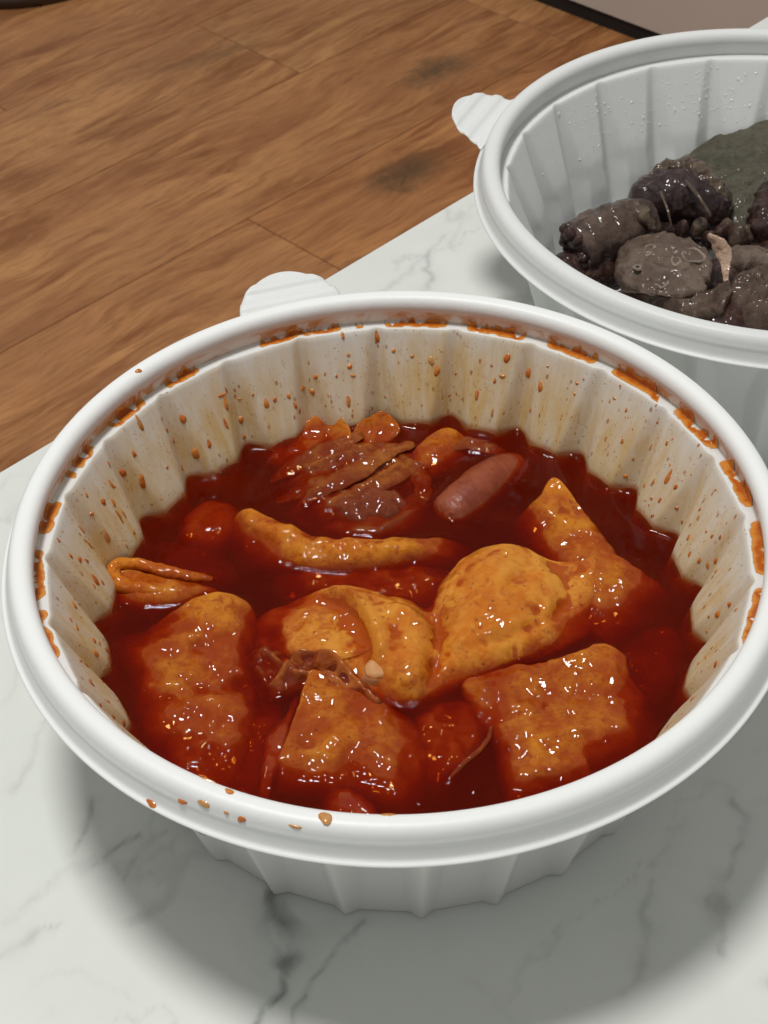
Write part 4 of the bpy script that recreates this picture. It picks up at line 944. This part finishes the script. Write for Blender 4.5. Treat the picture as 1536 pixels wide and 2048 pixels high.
# ------------------------------------------------------------------ offal in the second bowl
Z2 = 0.036
GB = 'boiled offal in the clean bowl'
# dark layer of sausage pieces underneath
for i, (pts, rad) in enumerate([([(1130, 560, -8), (1230, 520, -8), (1330, 470, -8)], 11), ([(1240, 640, -6), (1350, 600, -7), (1470, 560, -8)], 11), ([(1400, 690, -8), (1500, 640, -8), (1600, 600, -8)], 11), ([(1330, 480, -9), (1440, 440, -9), (1540, 420, -9)], 11), ([(1490, 560, -7), (1560, 520, -7), (1640, 500, -7)], 11), ([(1400, 400, -8), (1500, 360, -10), (1600, 340, -10)], 11)]):
    lab = ['blood sausage length under the wrapped slice by the left wall of the clean bowl', 'blood sausage length under the front edge of the lung slice', 'blood sausage length under the brown offal piece at the bowl front', 'blood sausage length between the wrapped slice and the liver', 'blood sausage length under the brown offal piece, deep in the pile', 'blood sausage length under the green grey liver slab'][i]
    sweep('blood_sausage', lab, 'blood sausage', pts, BLOOD, [rad * 0.9, rad, rad * 0.9], n=70, ns=48, seed=300 + i, z0=Z2, broth=False, amp=(1.5, 0.8, 0.2), cap=0.4, group='blood sausage pieces in the clean bowl')
s1 = sweep('blood_sausage_slice', 'short blood sausage with its crumbly dark cut end open, grey casing wrinkled behind', 'blood sausage',
      [(1154, 500, 1.0), (1205, 472, 3.5), (1255, 450, 5), (1292, 440, 4)], CASING, [10.0, 11.0, 10.0, 8.5], n=90, ns=72, seed=311, z0=Z2, broth=False, amp=(1.0, 0.3, 0.05, 0.9), cap=0.15, group='blood sausage pieces in the clean bowl')
def blob(c, r, sd, sq=(1, 1, 1)):
    nu, nv = 14, 20
    u = np.linspace(0.04, np.pi - 0.04, nu); v = np.arange(nv) * 2 * np.pi / nv
    D_ = np.stack([np.sin(u)[:, None] * np.cos(v), np.sin(u)[:, None] * np.sin(v), np.cos(u)[:, None] + 0 * v], -1)
    P = c + D_ * r * np.array(sq); f = P.reshape(-1, 3)
    P = P + D_ * (0.45 * r * fbm(f, 0.6 / r, sd)).reshape(nu, nv)[..., None]
    return P.reshape(-1, 3), grid_faces(nu, nv)
jf = Join0()
e0, e1 = W(1152, 500, Z2 + 0.001), W(1215, 470, Z2 + 0.004)
ax = (e0 - e1) / np.linalg.norm(e0 - e1); au = np.cross(ax, (0, 0, 1.0)); au /= np.linalg.norm(au); av = np.cross(au, ax)
for k_, (rad_, cnt) in enumerate(((0.0, 1), (0.0032, 6), (0.0062, 11), (0.0092, 17))):
    for q_ in range(cnt):
        an_ = q_ * 2 * math.pi / cnt + k_ + rng.uniform(-0.25, 0.25)
        c_ = e0 + au * rad_ * math.cos(an_) + av * rad_ * math.sin(an_) + ax * rng.uniform(-0.0016, 0.0018)
        jf.add(*blob(c_, rng.uniform(0.0014, 0.0024), 900 + k_ * 20 + q_))
fl = jf.build('filling', BLOOD, s1); fl.location = -np.array(s1.location)
sweep('casing_fold', '', '', [(1235, 425, 12), (1262, 415, 13.5), (1290, 432, 12), (1308, 455, 8)], CASING_TAN, [1.6, 3.4, 3.4, 1.4], n=90, ns=30, seed=317, z0=Z2, broth=False, amp=(1.0, 0.6, 0.1, 0.8), flat=0.6, parent=s1)
s2 = sweep('blood_sausage_slice', 'plump purple black blood sausage with a tight casing, leaning below the liver', 'blood sausage',
      [(1290, 408, 4), (1325, 398, 5), (1365, 392, 5.5), (1400, 405, 4.5), (1430, 415, 3)], BLOOD_SKIN, [9, 11, 11.5, 11, 9], n=110, ns=72, seed=321, z0=Z2, broth=False, amp=(1.6, 0.2, 0.03, 0.5), cap=0.7, group='blood sausage pieces in the clean bowl')
sweep('casing_fold', '', '', [(1305, 352, 13), (1340, 335, 15), (1380, 335, 15.5), (1415, 360, 13.5), (1440, 390, 9.5), (1452, 415, 6)], CASING_TAN, [1.6, 3.6, 4.2, 4.0, 3.4, 1.6], n=140, ns=36, seed=323, z0=Z2, broth=False, amp=(1.5, 0.9, 0.15, 1.2), flat=0.7, parent=s2)
sweep('casing_thread', '', '', [(1322, 385, 15.2), (1335, 420, 15.4), (1342, 450, 11)], CASING_TAN, [0.4, 0.6, 0.4], n=50, ns=12, seed=325, z0=Z2, broth=False, amp=(0.3, 0.1, 0), parent=s2)
sweep('casing_thread', '', '', [(1372, 362, 17.2), (1400, 398, 16.0), (1420, 432, 11)], CASING_TAN, [0.5, 0.8, 0.5], n=50, ns=12, seed=326, z0=Z2, broth=False, amp=(0.3, 0.1, 0), parent=s2)
piece('liver_slice', 'large green grey slab of boiled liver propped against the far bowl wall', 'liver',
      [(1372, 318, -1.0), (1400, 290, 1.0), (1440, 266, 4.0), (1490, 248, 7.5), (1540, 236, 10.0), (1600, 232, 11.0), (1690, 260, 9.0), (1700, 370, 4.0), (1620, 440, 1.0), (1540, 470, -1.0), (1470, 475, -2.0), (1420, 450, -3.0), (1385, 400, -4.0)],
      6.0, LIVER, [('r', [(1440, 350), (1480, 340)], 1.0, -1.2), ('r', [(1500, 365), (1530, 350)], 1.0, -1.0), ('g', 1420, 320, 4, 0.6), ('r', [(1400, 310), (1540, 290)], 2, 0.4), ('g', 1468, 300, 1.2, -0.8), ('g', 1411, 300, 1.0, -0.9)],
      ctr=(1500, 350), seed=331, z0=Z2, broth=False, p=1.6, wob=1.0, amp=(0.7, 0.6, 0.5, 0.35), thick=7, er=1.0, Mn=260, K=80)
piece('lung_slice', 'flat grey brown lung slice marked with pale rings', 'offal',
      [(1238, 505, 4), (1262, 470, 6), (1320, 462, 7), (1365, 466, 7), (1400, 480, 7), (1425, 505, 7), (1420, 545, 7), (1412, 575, 6), (1380, 590, 6), (1330, 592, 5.5), (1280, 582, 5), (1245, 560, 4), (1232, 530, 4)],
      8.0, LUNG, [('g', 1300, 500, 5, 0.6), ('r', [(1250, 540), (1330, 560), (1400, 560)], 2, -0.6)], ctr=(1330, 525), seed=341, z0=Z2, broth=False, amp=(0.9, 0.5, 0.14, 0.5), wob=2.2, thick=5, Mn=220, group=GB)
for i, (cx_, cy_, rx, ry, rd) in enumerate([(1387, 513, 22, 13, 0.75), (1352, 523, 8, 8, 0.7), (1322, 567, 12, 8, 0.7), (1300, 495, 10, 4, 0.5), (1290, 508, 12, 4, 0.5), (1275, 535, 8, 4, 0.45)]):
    aa = np.linspace(0, 2 * np.pi, 13)
    sweep('vessel_ring', '', 'vessel', [(cx_ + rx * math.cos(t) * (1 + 0.16 * math.sin(2 * t + i)), cy_ + ry * math.sin(t) * (1 + 0.2 * math.sin(3 * t + 2 * i)), 7.7 if i != 2 else 6.2) for t in aa], RINGMAT, [rd, rd], n=70, ns=12, seed=350 + i, z0=Z2, broth=False, amp=(0.3, 0.2, 0.05), parent=bpy.data.objects['lung_slice'])
piece('offal_flap', 'dark brown folded offal flap along the front, below the lung slice', 'offal',
      [(1225, 585, 3), (1260, 588, 5), (1320, 598, 6), (1380, 600, 6.5), (1425, 580, 7.5), (1462, 566, 8), (1465, 590, 7), (1440, 620, 5), (1400, 640, 3), (1350, 640, 1), (1290, 620, 0), (1240, 602, 0)],
      6.6, LUNG_DARK, [('r', [(1250, 590), (1340, 605), (1420, 592), (1462, 568)], 1.6, 1.4), ('r', [(1280, 612), (1380, 622), (1440, 600)], 1.6, -1.2)], ctr=(1355, 610), seed=361, z0=Z2, broth=False, wob=1.5, amp=(1.2, 0.6, 0.14, 0.9), thick=4, Mn=220, group=GB)
piece('offal_flap', 'brown offal piece with a rolled edge beside the pale membrane curl', 'offal',
      [(1462, 560, 6), (1485, 540, 7), (1530, 532, 8), (1590, 535, 8), (1600, 600, 4), (1560, 650, 0), (1500, 655, -1), (1470, 630, 1), (1458, 595, 4)],
      7.5, LUNG_DARK, [('r', [(1470, 560), (1520, 542), (1580, 545)], 2, 1.4), ('g', 1510, 590, 6, 1.5), ('r', [(1480, 600), (1540, 590)], 2, -1.4)], seed=371, z0=Z2, broth=False, wob=1.5, amp=(1.3, 0.7, 0.14, 0.9), thick=5, Mn=200, group=GB)
piece('lung_slice', 'narrow grey brown lung piece behind the pale membrane curl', 'offal',
      [(1452, 500, 4), (1490, 490, 6), (1540, 495, 7), (1600, 500, 7), (1600, 530, 5), (1540, 540, 4), (1480, 532, 4), (1455, 520, 3)], 7.5, LUNG, [('g', 1505, 505, 4, 0.8)], seed=381, z0=Z2, broth=False, wob=1.5, amp=(0.9, 0.5, 0.14, 0.6), thick=5, Mn=180, group=GB)
sweep('membrane_curl', 'pale pinkish membrane curl standing up out of the offal', 'membrane',
      [(1452, 566, 8.0), (1452, 545, 10.5), (1450, 522, 13), (1445, 502, 15.5), (1432, 486, 17.5), (1424, 478, 18)], PINK, [0.9, 1.3, 1.9, 3.4, 4.0, 2.4], n=120, ns=32, seed=391, z0=Z2, broth=False, amp=(0.9, 0.4, 0.1), flat=0.4, up=(0.2, 1, 0.25))
sweep('blood_sausage_slice', 'crumbly blood sausage end beside the liver slab', 'blood sausage', [(1535, 470, 3), (1545, 430, 5), (1560, 390, 7)], BLOOD, [8, 9, 8], n=70, ns=56, seed=401, z0=Z2, broth=False, amp=(2.2, 1.2, 0.25), cap=0.6, group='blood sausage pieces in the clean bowl')
for i, (cx_, cy_, zz, rr) in enumerate([(1400, 445, 3, 5), (1440, 462, 3, 5), (1475, 470, 4, 6), (1420, 470, 3.5, 4), (1500, 462, 4, 5), (1365, 452, 3, 4), (1455, 445, 3, 4)]):
    L = ['orange tinged', 'ragged', 'largest', 'smallest', 'glistening', 'flattened', 'rounded'][i]
    piece('filling_crumb', L + ' dark filling crumb lying at the foot of the liver slab', 'crumb', [(cx_ + rr * 3.6 * math.cos(t) * (1 + 0.25 * math.sin(3 * t + i)), cy_ + rr * 2.6 * math.sin(t), zz) for t in np.linspace(0, 2 * np.pi, 9)[:-1]],
          zz + rr * 0.55, BLOOD if i % 2 else LUNG_DARK, seed=420 + i, z0=Z2, broth=False, amp=(1.6, 0.9, 0.2), thick=4, Mn=90, K=40, p=1.8, group='filling crumbs in the clean bowl')
# condensation beads on the second bowl's wall
jc = Join(); cj = M('clear_water_drop'); cj.set(Base_Color=(0.80, 0.82, 0.82), Roughness=0.06, Coat_Weight=1.0, Coat_Roughness=0.03)
for i in range(230):
    a = rng.choice([rng.normal(92, 7), rng.normal(112, 12), rng.uniform(70, 170)]); zz = rng.uniform(0.045, 0.066)
    r = float(r_in(np.array([a]), np.array([zz]), PH2)[0]); ra = float(r_in(np.array([a + 0.3]), np.array([zz]), PH2)[0]); rb = float(r_in(np.array([a]), np.array([zz + 0.0008]), PH2)[0])
    p0 = pt(a, r, zz); n = np.cross(pt(a + 0.3, ra, zz) - p0, pt(a, rb, zz + 0.0008) - p0); n /= np.linalg.norm(n)
    if n[:2] @ p0[:2] > 0: n = -n
    sz = 0.00016 * math.exp(rng.normal(0.4, 0.5)); jc.add(*drop_mesh(p0, n, sz, sz * rng.uniform(0.9, 1.8), 0.00018, i))
tag(jc.build('water_beads', cj.m, bowl2), kind='stuff')
